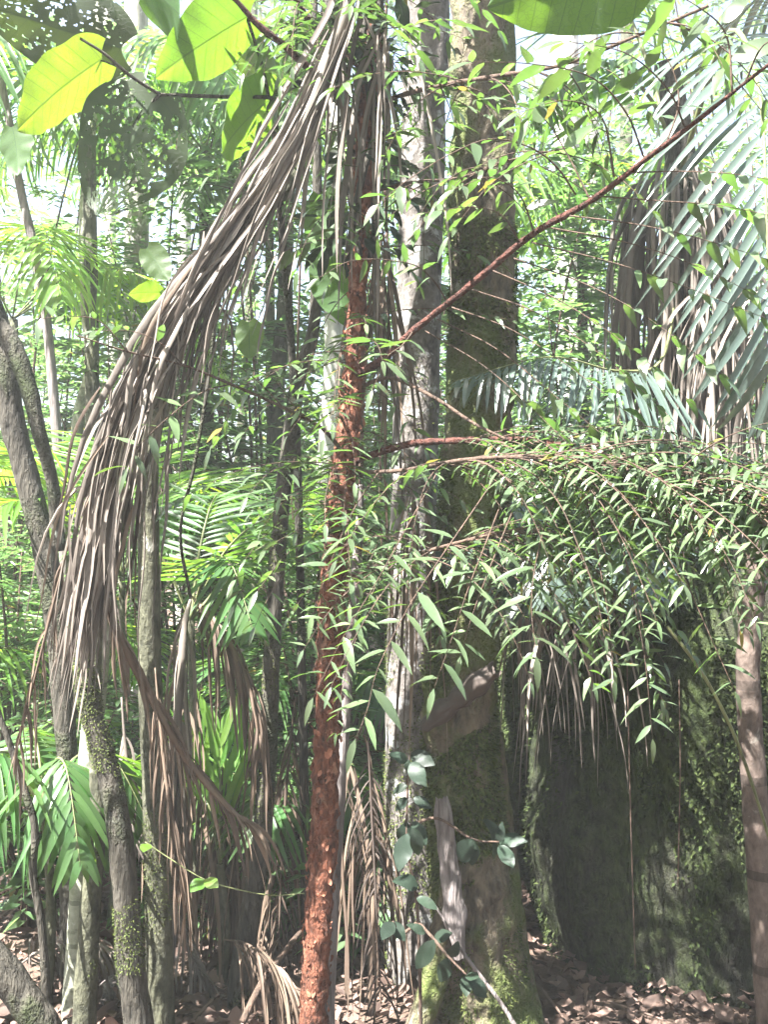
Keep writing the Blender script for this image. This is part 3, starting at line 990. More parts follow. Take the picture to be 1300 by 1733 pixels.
def dead_frond(name, label, pts, rr, nleaf, Lr, wr, mat, rate=0.2, d_spread=0.5, group='dead palm fronds'):
    t = thing(name, label, 'palm frond', pts[0], group)
    V, F, *_ = tube(pts, [rr * 0.3, rr * 0.8, rr * 0.6, rr * 0.2], 8, 30, 0.2, 14)
    part('rachis', V, F, mat, t)
    C = spline(pts, 60)
    T = np.gradient(C, axis=0); T /= np.linalg.norm(T, axis=1)[:, None]
    for k in range(nleaf):
        u = 0.12 + 0.85 * (k + random.random()) / nleaf
        i = min(59, int(u * 59))
        side = nrm(np.cross(T[i], (0, 1, 0.3))) * (1 if k % 2 else -1)
        pth = hang(C[i], T[i] * 0.8 + side * d_spread + rng.normal(size=3) * 0.12, random.uniform(*Lr) * (1 - 0.3 * u), 9, rate, 0.04)
        V, F = strip(pth, random.uniform(*wr), random.uniform(0.2, 1.0), random.uniform(0, 6.28))
        part('leaflet', V, F, mat, t, np.full(len(V), random.random()))
    return t


dead_frond('dead_palm_frond', 'reddish-brown dead frond slanting down right below the huge grey one',
           [P(150, 940, 2.9), P(190, 1050, 2.95), P(250, 1170, 3.0), P(320, 1290, 3.05), P(390, 1370, 3.08), P(425, 1395, 3.1)], .018, 44, (0.15, 0.42), (0.007, 0.016), M['dead_brown'], 0.16, 0.22)
dead_frond('dead_palm_frond', 'withered brown frond hanging from the small palm in the middle of the undergrowth',
           [P(325, 1010, 3.9), P(350, 1040, 3.8), P(400, 1110, 3.75), P(430, 1200, 3.7), P(440, 1290, 3.7)], .016, 46, (0.3, 0.55), (0.01, 0.02), M['dead_brown'], 0.25, 0.3)
dead_frond('dead_palm_frond', 'dry tan frond hanging beside the small palm, leaning left',
           [P(322, 1015, 3.9), P(312, 1060, 3.85), P(306, 1140, 3.8), P(300, 1260, 3.8), P(296, 1400, 3.8)], .02, 40, (0.3, 0.6), (0.012, 0.024), M['dead'], 0.3, 0.2)
dead_frond('dead_palm_frond', 'dry herringbone frond hanging upright between the red trunk and the mossy trunk',
           [P(622, 1230, 3.45), P(628, 1350, 3.45), P(634, 1470, 3.45), P(640, 1600, 3.45), P(646, 1700, 3.45)], .006, 50, (0.14, 0.26), (0.004, 0.008), M['dead_dark'], 0.14, 0.7)
dead_frond('dead_palm_frond', 'tangled dry frond collapsed on the ground behind the slender trunk',
           [P(330, 1380, 4.1), P(370, 1450, 4.05), P(410, 1530, 4.0), P(440, 1610, 3.9), P(470, 1690, 3.8)], .012, 70, (0.25, 0.5), (0.008, 0.016), M['dead_brown'], 0.22, 0.5)
dead_frond('dead_palm_frond', 'pale dry frond slumped among the trunk cluster at lower left',
           [P(205, 1180, 3.9), P(215, 1300, 3.85), P(230, 1420, 3.8), P(300, 1560, 3.8), P(350, 1680, 3.75)], .012, 60, (0.25, 0.5), (0.008, 0.018), M['dead'], 0.25, 0.4)
dead_frond('dead_palm_frond', 'thin brown frond trailing down past the forked trunk at far left',
           [P(120, 900, 3.1), P(95, 1000, 3.1), P(70, 1100, 3.1), P(40, 1220, 3.12), P(20, 1300, 3.15)], .006, 20, (0.2, 0.35), (0.006, 0.012), M['dead_brown'], 0.25, 0.3)
dead_frond('dead_palm_frond', 'shredded dry frond hanging against the straight green trunk',
           [P(262, 1130, 3.4), P(270, 1220, 3.38), P(282, 1330, 3.36), P(300, 1440, 3.35), P(322, 1560, 3.35)], .008, 50, (0.2, 0.4), (0.006, 0.012), M['dead_brown'], 0.3, 0.3)
dead_frond('dead_palm_frond', 'tan dry frond standing behind the foot of the slender trunk',
           [P(500, 1180, 3.95), P(488, 1290, 3.95), P(480, 1400, 3.92), P(474, 1520, 3.9), P(470, 1660, 3.85)], .009, 60, (0.25, 0.5), (0.006, 0.014), M['dead_brown'], 0.2, 0.5)
dead_frond('dead_palm_frond', 'dry frond fallen across the ground between slender trunk and red trunk',
           [P(380, 1590, 3.7), P(420, 1600, 3.6), P(470, 1640, 3.5), P(520, 1700, 3.4)], .009, 60, (0.25, 0.5), (0.006, 0.013), M['dead_brown'], 0.3, 0.7)
dead_frond('dead_palm_frond', 'grey dry frond fallen among leaf litter at lower left',
           [P(20, 1640, 3.9), P(90, 1600, 3.9), P(170, 1600, 3.8), P(260, 1650, 3.7)], .009, 56, (0.25, 0.5), (0.006, 0.013), M['dead'], 0.3, 0.7)
# strips hanging beside the red trunk
for lb, x0, x1, y0, y1, d, mt, cnt in (
        ('bundle of dark dead palm strips hanging just right of the red trunk', 618, 660, 380, 520, 3.45, 'dead_brown', 34),
        ('bundle of pale dry strips dangling high in front of the red trunk', 560, 680, 20, 110, 3.05, 'dead', 22),
        ('tangle of dry brown strips hanging between the straight green trunk and the palm shoot', 280, 345, 1130, 1420, 3.95, 'dead_brown', 40),
        ('tangle of dry brown strips hanging left of the slender trunk foot', 360, 440, 1280, 1500, 4.0, 'dead_brown', 40),
        ('tangle of grey strips hanging behind the red trunk near the ground', 575, 650, 1220, 1480, 3.6, 'dead_brown', 34),
        ('brown dead sheath strips hanging in front of the lichened trunk', 690, 725, 820, 930, 3.5, 'dead_brown', 18)):
    t = thing('hanging_palm_strips', lb, 'dead leaves', P((x0 + x1) / 2, y0, d), 'hanging bundles of palm strips')
    for k in range(cnt):
        st = P(random.uniform(x0, x1), random.uniform(y0, y1), d + random.gauss(0, 0.04))
        pth = hang(st, (random.gauss(0, 0.25), random.gauss(0, 0.2), -0.6), random.uniform(0.3, 0.95), 10, 0.2, 0.03)
        V, F = strip(pth, random.uniform(0.008, 0.022), random.uniform(0.2, 1.0), random.uniform(0, 6.28))
        part('strip', V, F, M[mt], t, np.full(len(V), random.random()))

# --- shaggy palm at the right
sh, tb = trunk_thing('shaggy_palm', 'palm at the right with a grey skirt of dead leaves and a broad bluish frond', 'palm',
    [(1150, 250), (1152, 420), (1160, 600), (1168, 800), (1176, 1000), (1184, 1300)], 4.15, [.06, .06, .062, .065, .07, .075], M['dark_bark'], 16, 0.15, 9, up=(-0.05, 0, 0.35))
frond(sh, [P(1150, 300, 4.1), P(1230, 60, 3.6), P(1285, 150, 3.2), P(1300, 420, 3.05), P(1312, 700, 3.1)], 0.64, 30, M['palm_blue'], 0.027, 66, 1, .012, up=(0.15, -1, 0.35), sag=0.5, start=0.28, vee=0.0)
frond(sh, [P(1150, 420, 4.1), P(1125, 600, 3.8), P(1050, 628, 3.55), P(930, 604, 3.4), P(770, 645, 3.25)], 0.40, 34, M['palm_blue'], 0.018, 58, 1, .008, up=(0, -0.45, 0.9), sag=0.75, start=0.3)
frond(sh, [P(1150, 290, 4.15), P(1110, 180, 4.1), P(1040, 110, 4.0), P(960, 120, 3.9), P(900, 190, 3.85)], 0.5, 30, M['palm'], 0.026, 60, 2, .010, sag=0.45, start=0.3)
frond(sh, [P(1155, 290, 4.2), P(1200, 130, 4.4), P(1260, 20, 4.6), P(1330, -20, 4.8), P(1420, 10, 5.0)], 0.6, 28, M['palm_blue'], 0.03, 60, 2, .012, sag=0.4, start=0.25)
frond(sh, [P(1150, 290, 4.2), P(1080, 60, 4.6), P(1010, -60, 4.9), P(920, -120, 5.2), P(820, -100, 5.4)], 0.6, 28, M['palm'], 0.03, 60, 2, .012, sag=0.4, start=0.25)
for k in range(210):
    a = random.uniform(0, 6.283)
    y0 = random.choice((random.uniform(270, 420), random.uniform(300, 800)))
    c = np.array(P(1150 + (y0 - 300) * 0.02, y0, 4.15))
    st = c + np.array([math.cos(a) * 0.13, math.sin(a) * 0.13, 0])
    pth = hang(st, (math.cos(a) * 0.7, math.sin(a) * 0.6, random.uniform(-0.6, 0.1)), random.uniform(0.45, 1.05), 11, random.uniform(0.35, 0.6), 0.05)
    V, F = strip(pth, random.uniform(0.012, 0.03), random.uniform(0.2, 1.1), random.uniform(0, 6.28))
    part('dead_leaflet', V, F, M['dead'], sh, np.full(len(V), random.random()))
for k in range(70):
    st = np.array(P(random.uniform(1180, 1300), random.uniform(430, 700), 3.9 + random.gauss(0, 0.1)))
    pth = hang(st, (random.gauss(-0.1, 0.3), random.gauss(0, 0.2), -0.4), random.uniform(0.4, 0.9), 11, 0.22, 0.035)
    V, F = strip(pth, random.uniform(0.010, 0.024), random.uniform(0.2, 1.1), random.uniform(0, 6.28))
    part('dead_leaflet', V, F, M['dead'], sh, np.full(len(V), random.random()))

# --- low rosette palm on top of the boulder, behind the drooping leaves
ro = thing('rosette_palm', 'low dark palm on the boulder with trailing dead brown leaflets', 'palm', P(930, 1010, 4.05))
V, F, *_ = tube([P(930, 930, 4.0), P(932, 1010, 4.05), P(935, 1100, 4.2)], [.05, .07, .08], 12, 16, 0.2, 12)
part('stem', V, F, M['dark_bark'], ro)
for pts, L in (([P(930, 940, 4.0), P(900, 850, 3.8), P(820, 860, 3.6), P(740, 930, 3.5)], 0.40),
               ([P(930, 940, 4.0), P(930, 880, 3.7), P(930, 920, 3.45), P(925, 1010, 3.35)], 0.42),
               ([P(930, 940, 4.0), P(990, 860, 3.8), P(1060, 900, 3.6), P(1110, 1000, 3.5)], 0.42),
               ([P(930, 940, 4.0), P(870, 900, 3.8), P(800, 950, 3.65), P(750, 1010, 3.6)], 0.34),
               ([P(930, 940, 4.0), P(1010, 760, 4.0), P(1110, 740, 3.9), P(1200, 800, 3.8)], 0.45)):
    frond(ro, pts, L, 20, M['palm_blue'], 0.03, 56, 1, .008, sag=0.4, start=0.25)
for k in range(60):
    st = np.array(P(random.uniform(860, 1010), random.uniform(980, 1060), random.uniform(3.4, 3.75)))
    pth = hang(st, (random.gauss(0.05, 0.3), random.gauss(-0.1, 0.2), -0.3), random.uniform(0.3, 0.72), 11, 0.2, 0.04)
    V, F = strip(pth, random.uniform(0.006, 0.014), random.uniform(0.2, 1.1), random.uniform(0, 6.28))
    part('dead_leaflet', V, F, M['dead'], ro, np.full(len(V), random.random()))


# --- living palms among the undergrowth
def palm(name, label, base, stem_h, fronds, L, n, mat, width, single=True, stem_r=0.02, droop=1, sag=0.3, ang=58, group='small palms in the undergrowth'):
    b = Vector(base)
    t = thing(name, label, 'palm', (b.x, b.y, gh(b.x, b.y)), group)
    g = Vector((b.x, b.y, gh(b.x, b.y) - 0.05))
    top = Vector((b.x, b.y, gh(b.x, b.y) + stem_h))
    V, F, *_ = tube([top, (top + g) * 0.5 + Vector((0.02, 0.01, 0)), g], [stem_r * 0.8, stem_r, stem_r * 1.3], 10, 24, 0.1, 9)
    part('stem', V, F, M['green_bark'], t)
    for (az, el, fl, bend) in fronds:
        a = math.radians(az); e = math.radians(el)
        d = Vector((math.cos(a) * math.cos(e), math.sin(a) * math.cos(e), math.sin(e)))
        h = Vector((math.cos(a), math.sin(a), 0))
        pts = [top, top + d * fl * 0.33 + Vector((0, 0, -0.02 * fl)), top + d * fl * 0.62 + h * fl * 0.06 + Vector((0, 0, -bend * 0.35 * fl)), top + d * fl * 0.82 + h * fl * 0.16 + Vector((0, 0, -bend * fl))]
        frond(t, pts, L, n, mat, width, ang, droop, 0.007, single, sag=sag, start=0.22)
    return t


palm('small_palm', 'bushy green palm left of the huge dead frond, leaves sweeping to the picture edge', P(205, 1000, 4.7), 1.55,
     [(150, 55, 1.5, 0.35), (200, 60, 1.5, 0.45), (110, 68, 1.5, 0.4), (240, 45, 1.3, 0.5), (60, 60, 1.3, 0.5)], 0.55, 30, M['palm_bright'], 0.022, droop=1, sag=0.12)
palm('small_palm', 'small palm in mid undergrowth with withered fronds at its crown', P(322, 1010, 4.2), 1.38,
     [(10, 50, 1.2, 0.5), (340, 62, 1.1, 0.45), (80, 70, 1.1, 0.3), (170, 65, 1.0, 0.5), (300, 50, 1.0, 0.6)], 0.40, 26, M['palm'], 0.022)
palm('small_palm', 'drooping palm low at the left edge above the crooked stem', P(75, 1500, 3.72), 0.72,
     [(250, 60, 0.9, 0.7), (300, 55, 0.9, 0.7), (200, 60, 0.8, 0.7), (340, 60, 0.8, 0.7), (120, 60, 0.8, 0.6)], 0.42, 20, M['palm'], 0.026, droop=2, sag=0.6)
palm('small_palm', 'bright green young palm shoot rising behind the slanting brown frond', P(372, 1450, 3.9), 0.48,
     [(100, 84, 0.62, 0.0), (60, 74, 0.55, 0.05), (130, 70, 0.55, 0.05)], 0.36, 5, M['palm_bright'], 0.028, droop=0, sag=-0.3, ang=24)
palm('small_palm', 'vivid backlit palm at the right edge behind the brown trunk', P(1300, 1250, 3.95), 0.75,
     [(120, 72, 0.7, 0.1), (180, 62, 0.75, 0.25), (60, 66, 0.7, 0.1), (210, 70, 0.7, 0.2), (0, 62, .7, .2)], 0.42, 14, M['palm_bright'], 0.026, droop=0, sag=-0.15, ang=44)
palm('small_palm', 'feathery palm behind the slender trunk, at mid height', P(430, 1000, 5.6), 1.5,
     [(20, 45, 1.4, 0.4), (90, 60, 1.3, 0.3), (160, 50, 1.4, 0.4), (230, 45, 1.3, 0.5), (300, 45, 1.4, 0.5), (350, 66, 1.3, 0.3)], 0.5, 28, M['palm'], 0.022, single=False)
palm('small_palm', 'feathery palm in the bright gap right of the mossy trunk', P(985, 900, 6.4), 1.3,
     [(20, 50, 1.5, 0.4), (90, 60, 1.3, 0.3), (160, 55, 1.5, 0.4), (230, 45, 1.3, 0.5), (310, 50, 1.4, 0.5)], 0.5, 28, M['palm'], 0.022, single=False)
palm('small_palm', 'low feathery palm between the ringed palm and the forked trunk', P(100, 1200, 5.4), 0.9,
     [(20, 40, 1.2, 0.5), (100, 55, 1.2, 0.4), (170, 45, 1.2, 0.5), (250, 40, 1.2, 0.6), (320, 50, 1.2, 0.5)], 0.45, 26, M['palm_bright'], 0.022, single=False)
palm('small_palm', 'low palm behind the foot of the slender trunk', P(520, 1300, 5.0), 0.8,
     [(20, 50, 1.1, 0.5), (100, 60, 1.0, 0.4), (180, 50, 1.1, 0.5), (240, 55, 1.0, 0.6), (310, 50, 1.0, 0.5)], 0.42, 24, M['palm'], 0.022, single=False)
palm('small_palm', 'strap-leaved low palm right of the slender trunk foot', P(490, 1450, 4.3), 0.45,
     [(200, 62, 0.8, 0.5), (260, 58, 0.8, 0.5), (320, 60, 0.8, 0.5), (20, 60, 0.8, 0.5), (120, 64, 0.8, 0.4)], 0.4, 16, M['palm'], 0.024, droop=2, sag=0.4)
palm('small_palm', 'strap-leaved low palm behind the left trunk cluster', P(185, 1450, 4.4), 0.5,
     [(200, 62, 0.9, 0.5), (260, 58, 0.9, 0.5), (320, 60, 0.9, 0.5), (20, 60, 0.9, 0.5), (120, 64, 0.9, 0.4)], 0.42, 16, M['palm_bright'], 0.022, droop=2, sag=0.4)
palm('tall_palm', 'slim palm whose fronds spread above the slender bent trunk', P(455, 300, 8.2), 4.3,
     [(200, 40, 2.0, 0.6), (260, 30, 2.0, 0.7), (320, 35, 2.0, 0.7), (20, 45, 2.0, 0.6), (100, 50, 1.8, 0.5)], 0.7, 34, M['palm'], 0.03, single=False, stem_r=0.045, droop=2, sag=0.35, group='tall palms in the background')
palm('tall_palm', 'slim palm whose fronds fill the bright gap right of the mossy trunk', P(985, 300, 7.6), 3.9,
     [(170, 40, 2.0, 0.6), (230, 30, 2.0, 0.7), (300, 35, 2.0, 0.7), (20, 45, 2.0, 0.6), (100, 50, 1.8, 0.5)], 0.7, 34, M['palm_bright'], 0.03, single=False, stem_r=0.045, droop=2, sag=0.35, group='tall palms in the background')
palm('tall_palm', 'palm at the left edge with fronds arching over the leaning grey stem', P(20, 450, 6.6), 3.1,
     [(300, 40, 1.9, 0.6), (340, 30, 1.9, 0.7), (20, 35, 1.9, 0.7), (60, 45, 1.9, 0.6), (250, 50, 1.8, 0.5)], 0.65, 34, M['palm_bright'], 0.028, single=False, stem_r=0.045, droop=2, sag=0.3, group='tall palms in the background')
palm('tall_palm', 'palm with hanging feather fronds behind the broad leaves at upper left', P(150, 300, 6.2), 4.2,
     [(200, 40, 1.9, 0.6), (260, 30, 1.9, 0.7), (320, 35, 1.9, 0.7), (20, 45, 1.9, 0.6), (100, 50, 1.8, 0.5), (160, 60, 1.8, 0.4)], 0.7, 36, M['palm'], 0.03, single=False, stem_r=0.05, droop=2, sag=0.35, group='tall palms in the background')
palm('tall_palm', 'palm with hanging feather fronds seen through the gap beside the dead frond', P(345, 200, 6.9), 4.3,
     [(180, 35, 1.9, 0.6), (240, 30, 1.9, 0.7), (300, 35, 1.9, 0.7), (0, 40, 1.9, 0.6), (60, 50, 1.8, 0.5), (120, 60, 1.8, 0.4)], 0.7, 36, M['palm'], 0.03, single=False, stem_r=0.05, droop=2, sag=0.35, group='tall palms in the background')


# ------------------------------------------------------------------ red-barked tree
rtp = [(640, -80), (628, 100), (617, 250), (611, 380), (606, 480), (600, 600), (592, 720), (577, 850), (564, 1000), (556, 1200), (548, 1400), (536, 1600), (528, 1760)]
red, RTB = trunk_thing('red_barked_tree', 'slim tree with peeling rust-red bark and drooping sprays of narrow leaves', 'tree', rtp, 3.2,
    [.026, .028, .030, .030, .028, .031, .037, .040, .041, .041, .042, .043, .046], M['red_bark'], 28, 0.30, 21, up=(0.1, -0.1, 1.8), n=300)
# peeling flakes
jf = Join()
Vt, Ft, Ct, (Tt, At, Bt), rt = RTB
for _ in range(1700):
    i = random.randrange(20, len(Ct) - 1)
    a = random.uniform(0, 6.283)
    rad = At[i] * math.cos(a) + Bt[i] * math.sin(a)
    p = Ct[i] + rad * rt[i] * random.uniform(0.98, 1.08)
    tang = np.cross(rad, Tt[i])
    s = random.uniform(0.008, 0.03)
    d = Tt[i] * random.choice((-1, 1)) + tang * random.gauss(0, 0.5) + rad * random.uniform(-0.05, 0.22)
    jf.stamp(curl[random.randrange(4)], [basis(p, d, rad, s, s * 1.3, s)])
V, F, W = jf.arrays()
part('bark_flakes', V, F, M['red_flake'], red, W, stuff=True)

BR = {}


def branch(key, pts, r0, r1, mat='branch_bark', rough=0.3):
    k = len(pts)
    rad = [r0 + (r1 - r0) * i / (k - 1) for i in range(k)]
    V, F, C, fr, r = tube(pts, rad, 10, k * 9, rough, 30)
    o = part('branch', V, F, M[mat], red)
    BR[key] = (o, C)
    return o


branch('main', [P(597, 640, 3.2), P(650, 606, 3.1), P(700, 560, 3.0), P(800, 480, 2.82), P(900, 398, 2.65), P(1000, 340, 2.48), P(1100, 265, 2.32), P(1180, 205, 2.2), P(1262, 140, 2.1), P(1340, 80, 2.0)], .014, .0028)
branch('mid', [P(585, 785, 3.2), P(690, 752, 3.1), P(780, 746, 3.0), P(880, 744, 2.9), P(990, 762, 2.75), P(1100, 795, 2.6), P(1200, 828, 2.5), P(1330, 880, 2.4)], .012, .003)
branch('low', [P(570, 985, 3.2), P(650, 955, 3.05), P(740, 928, 2.95), P(830, 905, 2.85), P(900, 892, 2.75)], .008, .003, 'twig')
branch('arch', [P(590, 800, 3.2), P(680, 796, 2.95), P(790, 778, 2.75), P(900, 774, 2.6), P(1010, 785, 2.5), P(1130, 812, 2.4), P(1260, 850, 2.3), P(1350, 890, 2.25)], .007, .0025, 'twig')
branch('top_left', [P(612, 215, 3.2), P(540, 135, 3.1), P(490, 85, 3.0), P(440, 45, 2.95), P(390, -10, 2.9)], .015, .008)
branch('top_left', [P(618, 120, 3.2), P(560, 70, 3.2), P(520, 30, 3.15), P(490, -20, 3.1)], .013, .008)
branch('left', [P(584, 770, 3.2), P(545, 725, 3.1), P(480, 690, 3.0), P(390, 650, 2.85), P(310, 618, 2.75), P(215, 595, 2.65), P(130, 568, 2.6)], .0065, .002, 'twig')
branch('cross', [P(600, 660, 3.2), P(660, 640, 3.15), P(730, 670, 3.05), P(800, 715, 2.95), P(860, 745, 2.9)], .008, .004, 'twig')
branch('top_right', [P(622, 180, 3.2), P(720, 150, 3.0), P(830, 130, 2.8), P(950, 110, 2.6), P(1080, 60, 2.4), P(1200, 10, 2.3)], .008, .003, 'twig')
branch('upper', [P(612, 330, 3.2), P(690, 310, 3.1), P(780, 300, 2.95), P(870, 270, 2.85), P(960, 250, 2.75)], .006, .002, 'twig')

LEAVES = []          # (matrix, variant, apparent size, light-leaf flag)


def leaf_twig(pts, parent, leaf=0.075, gap=0.034, start=0.15, r=0.0022, side_ref=None, droop=1, wide=1.0, gravity=0.35, lat=False):
    C = spline(pts, 40)
    V, F, *_ = tube(pts, [r, r * 0.8, r * 0.5, r * 0.3], 5, 22)
    part('twig', V, F, M['twig'], parent)
    seg = np.linalg.norm(np.diff(C, axis=0), axis=1)
    cum = np.concatenate([[0], np.cumsum(seg)])
    Ltot = cum[-1]
    s = start * Ltot
    k = random.randrange(2)
    T = np.gradient(C, axis=0); T /= np.linalg.norm(T, axis=1)[:, None]
    ref = np.array(side_ref) if side_ref is not None else nrm(np.array([random.gauss(0, 0.22), random.gauss(-0.05, 0.25), 1.0]))
    hor = np.array([T[:20, 0].mean(), T[:20, 1].mean(), 0])
    if np.linalg.norm(hor) < 0.15:
        hor = np.array([0.1, 1.0, 0])
    side0 = nrm(np.cross(nrm(hor), ref))
    if lat:      # leaves spread left and right, upper faces turned to the light
        side0 = nrm(np.array([1.0, random.uniform(-0.5, 0.1), random.gauss(0, 0.1)]))
    while s < Ltot:
        i = min(np.searchsorted(cum, s), 39)
        t = T[i]
        side = nrm(side0 - t * np.dot(side0, t))
        sg = 1 if k % 2 else -1
        u = s / Ltot
        d = t * (0.12 + 0.28 * u) + side * sg * 0.95 + np.array([0, 0, -gravity * 0.15]) + rng.normal(size=3) * 0.13
        l = 1.28 * leaf * random.choice((random.uniform(0.5, 0.9), random.uniform(0.8, 1.2), random.uniform(0.8, 1.2))) * (1 if u < 0.8 else 1.1 - 0.25 * (u - 0.8) / 0.2)
        up = (np.array([0, -0.45, 0.9]) if lat else np.array([0, 0, 1.0])) - t * 0.25
        Mx = basis(C[i], d, up + rng.normal(size=3) * 0.2, l, l * wide * random.uniform(0.85, 1.2), l)
        LEAVES.append((Mx, min(3, max(0, droop + random.choice((-1, 0, 1)))), l / C[i][1]))
        s += gap * random.uniform(0.8, 1.25)
        k += 1
    # terminal leaf
    l = leaf * 1.05
    LEAVES.append((basis(C[-1], T[-1] + np.array([0, 0, -0.2]), (0, -0.4, 0.7), l, l * wide, l), 1, l / C[-1][1]))


def droop_twig(origin, d0, L, sag, parent, **kw):
    p = np.array(origin); d = nrm(d0)
    pts = [p.copy()]
    for i in range(5):
        d = nrm(d + np.array([0, 0, -sag]) + rng.normal(size=3) * 0.05)
        p = p + d * L / 5
        pts.append(p.copy())
    leaf_twig(pts, parent, **kw)


main, mid, low, arch, left = (BR[k][0] for k in ('main', 'mid', 'low', 'arch', 'left'))
# long thin twigs sweeping right off the main branch, leafy only towards their ends
for pts in (
        [P(1060, 292, 2.38), P(1150, 290, 2.3), P(1240, 294, 2.25), P(1340, 310, 2.2)],
        [P(1015, 332, 2.45), P(1120, 340, 2.38), P(1220, 348, 2.32), P(1340, 372, 2.25)],
        [P(965, 365, 2.52), P(1080, 380, 2.42), P(1190, 405, 2.35), P(1320, 445, 2.28)],
        [P(930, 385, 2.58), P(1060, 410, 2.48), P(1180, 450, 2.4), P(1310, 515, 2.32)],
        [P(900, 410, 2.64), P(1040, 445, 2.52), P(1160, 485, 2.45), P(1300, 540, 2.38)],
        [P(870, 437, 2.7), P(990, 480, 2.6), P(1100, 540, 2.5), P(1230, 640, 2.42)],
        [P(835, 458, 2.75), P(950, 510, 2.65), P(1070, 590, 2.55), P(1180, 690, 2.48)],
        [P(800, 490, 2.82), P(910, 530, 2.72), P(1030, 610, 2.62), P(1150, 720, 2.52)],
        [P(765, 520, 2.88), P(870, 560, 2.8), P(990, 640, 2.7), P(1110, 740, 2.6)],
        [P(740, 540, 2.95), P(840, 590, 2.85), P(940, 670, 2.75), P(1050, 760, 2.65)],
        [P(720, 560, 3.0), P(820, 620, 2.9), P(910, 700, 2.8), P(1000, 790, 2.7)]):
    leaf_twig(pts, main, leaf=0.066, start=random.uniform(0.42, 0.6), gap=0.034, gravity=0.6, droop=2, wide=1.25)
# lit sprays on the upper side of the main branch
for pts, lf, wd in (
        ([P(975, 330, 2.5), P(945, 285, 2.45), P(900, 250, 2.4), P(830, 235, 2.35), P(760, 262, 2.32), P(690, 305, 2.3), P(640, 345, 2.28)], 0.06, 1.55),
        ([P(1090, 265, 2.32), P(1060, 190, 2.25), P(1000, 130, 2.2), P(900, 108, 2.15), P(800, 105, 2.12)], 0.072, 1.6),
        ([P(1160, 215, 2.22), P(1130, 150, 2.2), P(1060, 90, 2.15), P(960, 70, 2.1)], 0.075, 1.6),
        ([P(1240, 155, 2.1), P(1230, 60, 2.1), P(1180, 10, 2.1), P(1100, -30, 2.1)], 0.085, 1.7),
        ([P(1262, 140, 2.1), P(1290, 80, 2.05), P(1330, 60, 2.0)], 0.085, 1.7),
        ([P(905, 395, 2.64), P(880, 330, 2.6), P(830, 300, 2.55), P(770, 320, 2.52)], 0.06, 1.4),
        ([P(880, 410, 2.66), P(850, 365, 2.62), P(800, 350, 2.6), P(720, 360, 2.58)], 0.06, 1.4),
        ([P(1040, 300, 2.4), P(1020, 200, 2.35), P(960, 170, 2.3), P(880, 190, 2.28)], 0.065, 1.5),
        ([P(1000, 340, 2.48), P(960, 260, 2.5), P(920, 200, 2.5), P(860, 170, 2.5)], 0.065, 1.4),
        ([P(1130, 240, 2.28), P(1150, 170, 2.3), P(1130, 100, 2.3), P(1080, 60, 2.3)], 0.07, 1.5),
        ([P(700, 560, 3.0), P(680, 585, 2.92), P(655, 605, 2.85), P(630, 660, 2.8)], 0.068, 1.1),
        ([P(760, 515, 2.9), P(730, 470, 2.85), P(690, 445, 2.8), P(600, 440, 2.78), P(540, 470, 2.75)], 0.062, 1.1)):
    leaf_twig(pts, main, leaf=lf, start=0.2, gap=0.036, gravity=0.35, wide=wd, r=0.0026, lat=True)
# hanging lower sprays that can be told apart
for pts, lf in (
        ([P(845, 800, 2.75), P(790, 880, 2.62), P(735, 960, 2.55), P(690, 1030, 2.5), P(640, 1130, 2.45), P(622, 1200, 2.44), P(602, 1250, 2.43)], 0.088),
        ([P(872, 790, 2.75), P(830, 900, 2.65), P(795, 990, 2.6), P(765, 1080, 2.56), P(735, 1165, 2.54)], 0.08),
        ([P(740, 800, 2.9), P(690, 890, 2.8), P(640, 980, 2.72), P(580, 1080, 2.68), P(530, 1180, 2.66)], 0.08),
        ([P(640, 800, 3.0), P(600, 860, 2.92), P(560, 950, 2.88), P(530, 1040, 2.86)], 0.076),
        ([P(960, 800, 2.65), P(920, 900, 2.55), P(900, 1010, 2.5), P(908, 1110, 2.47)], 0.09),
        ([P(870, 860, 2.7), P(830, 960, 2.62), P(800, 1040, 2.6), P(780, 1110, 2.58)], 0.068),
        ([P(1040, 800, 2.55), P(1060, 950, 2.45), P(1090, 1100, 2.4), P(1105, 1250, 2.38)], 0.062),
        ([P(1120, 830, 2.5), P(1150, 950, 2.42), P(1200, 1070, 2.38), P(1245, 1170, 2.36)], 0.064),
        ([P(985, 800, 2.6), P(1010, 930, 2.5), P(1030, 1040, 2.46), P(1040, 1150, 2.44)], 0.060)):
    leaf_twig(pts, arch, leaf=lf, start=0.3, gap=0.034, gravity=0.3, r=0.0024, lat=True)
# the dense drooping mass on the right
for key, n, span in (('arch', 120, (0.2, 1.0)), ('mid', 116, (0.28, 1.0)), ('low', 44, (0.35, 1.0))):
    o, C = BR[key]
    for q in range(n):
        u = random.uniform(*span)
        st = C[int(u * (len(C) - 1))]
        goleft = st[0] < 0.18 and random.random() < 0.55
        d0 = (random.uniform(-0.9, -0.3) if goleft else random.uniform(0.35, 1.1), random.uniform(-1.1, 0.4), random.uniform(-0.1, 0.45))
        droop_twig(st, d0, random.uniform(0.32, 0.68), random.uniform(0.2, 0.42), o, leaf=random.uniform(0.036, 0.056), gap=0.022, start=0.12, gravity=0.35, lat=random.random() < 0.55)
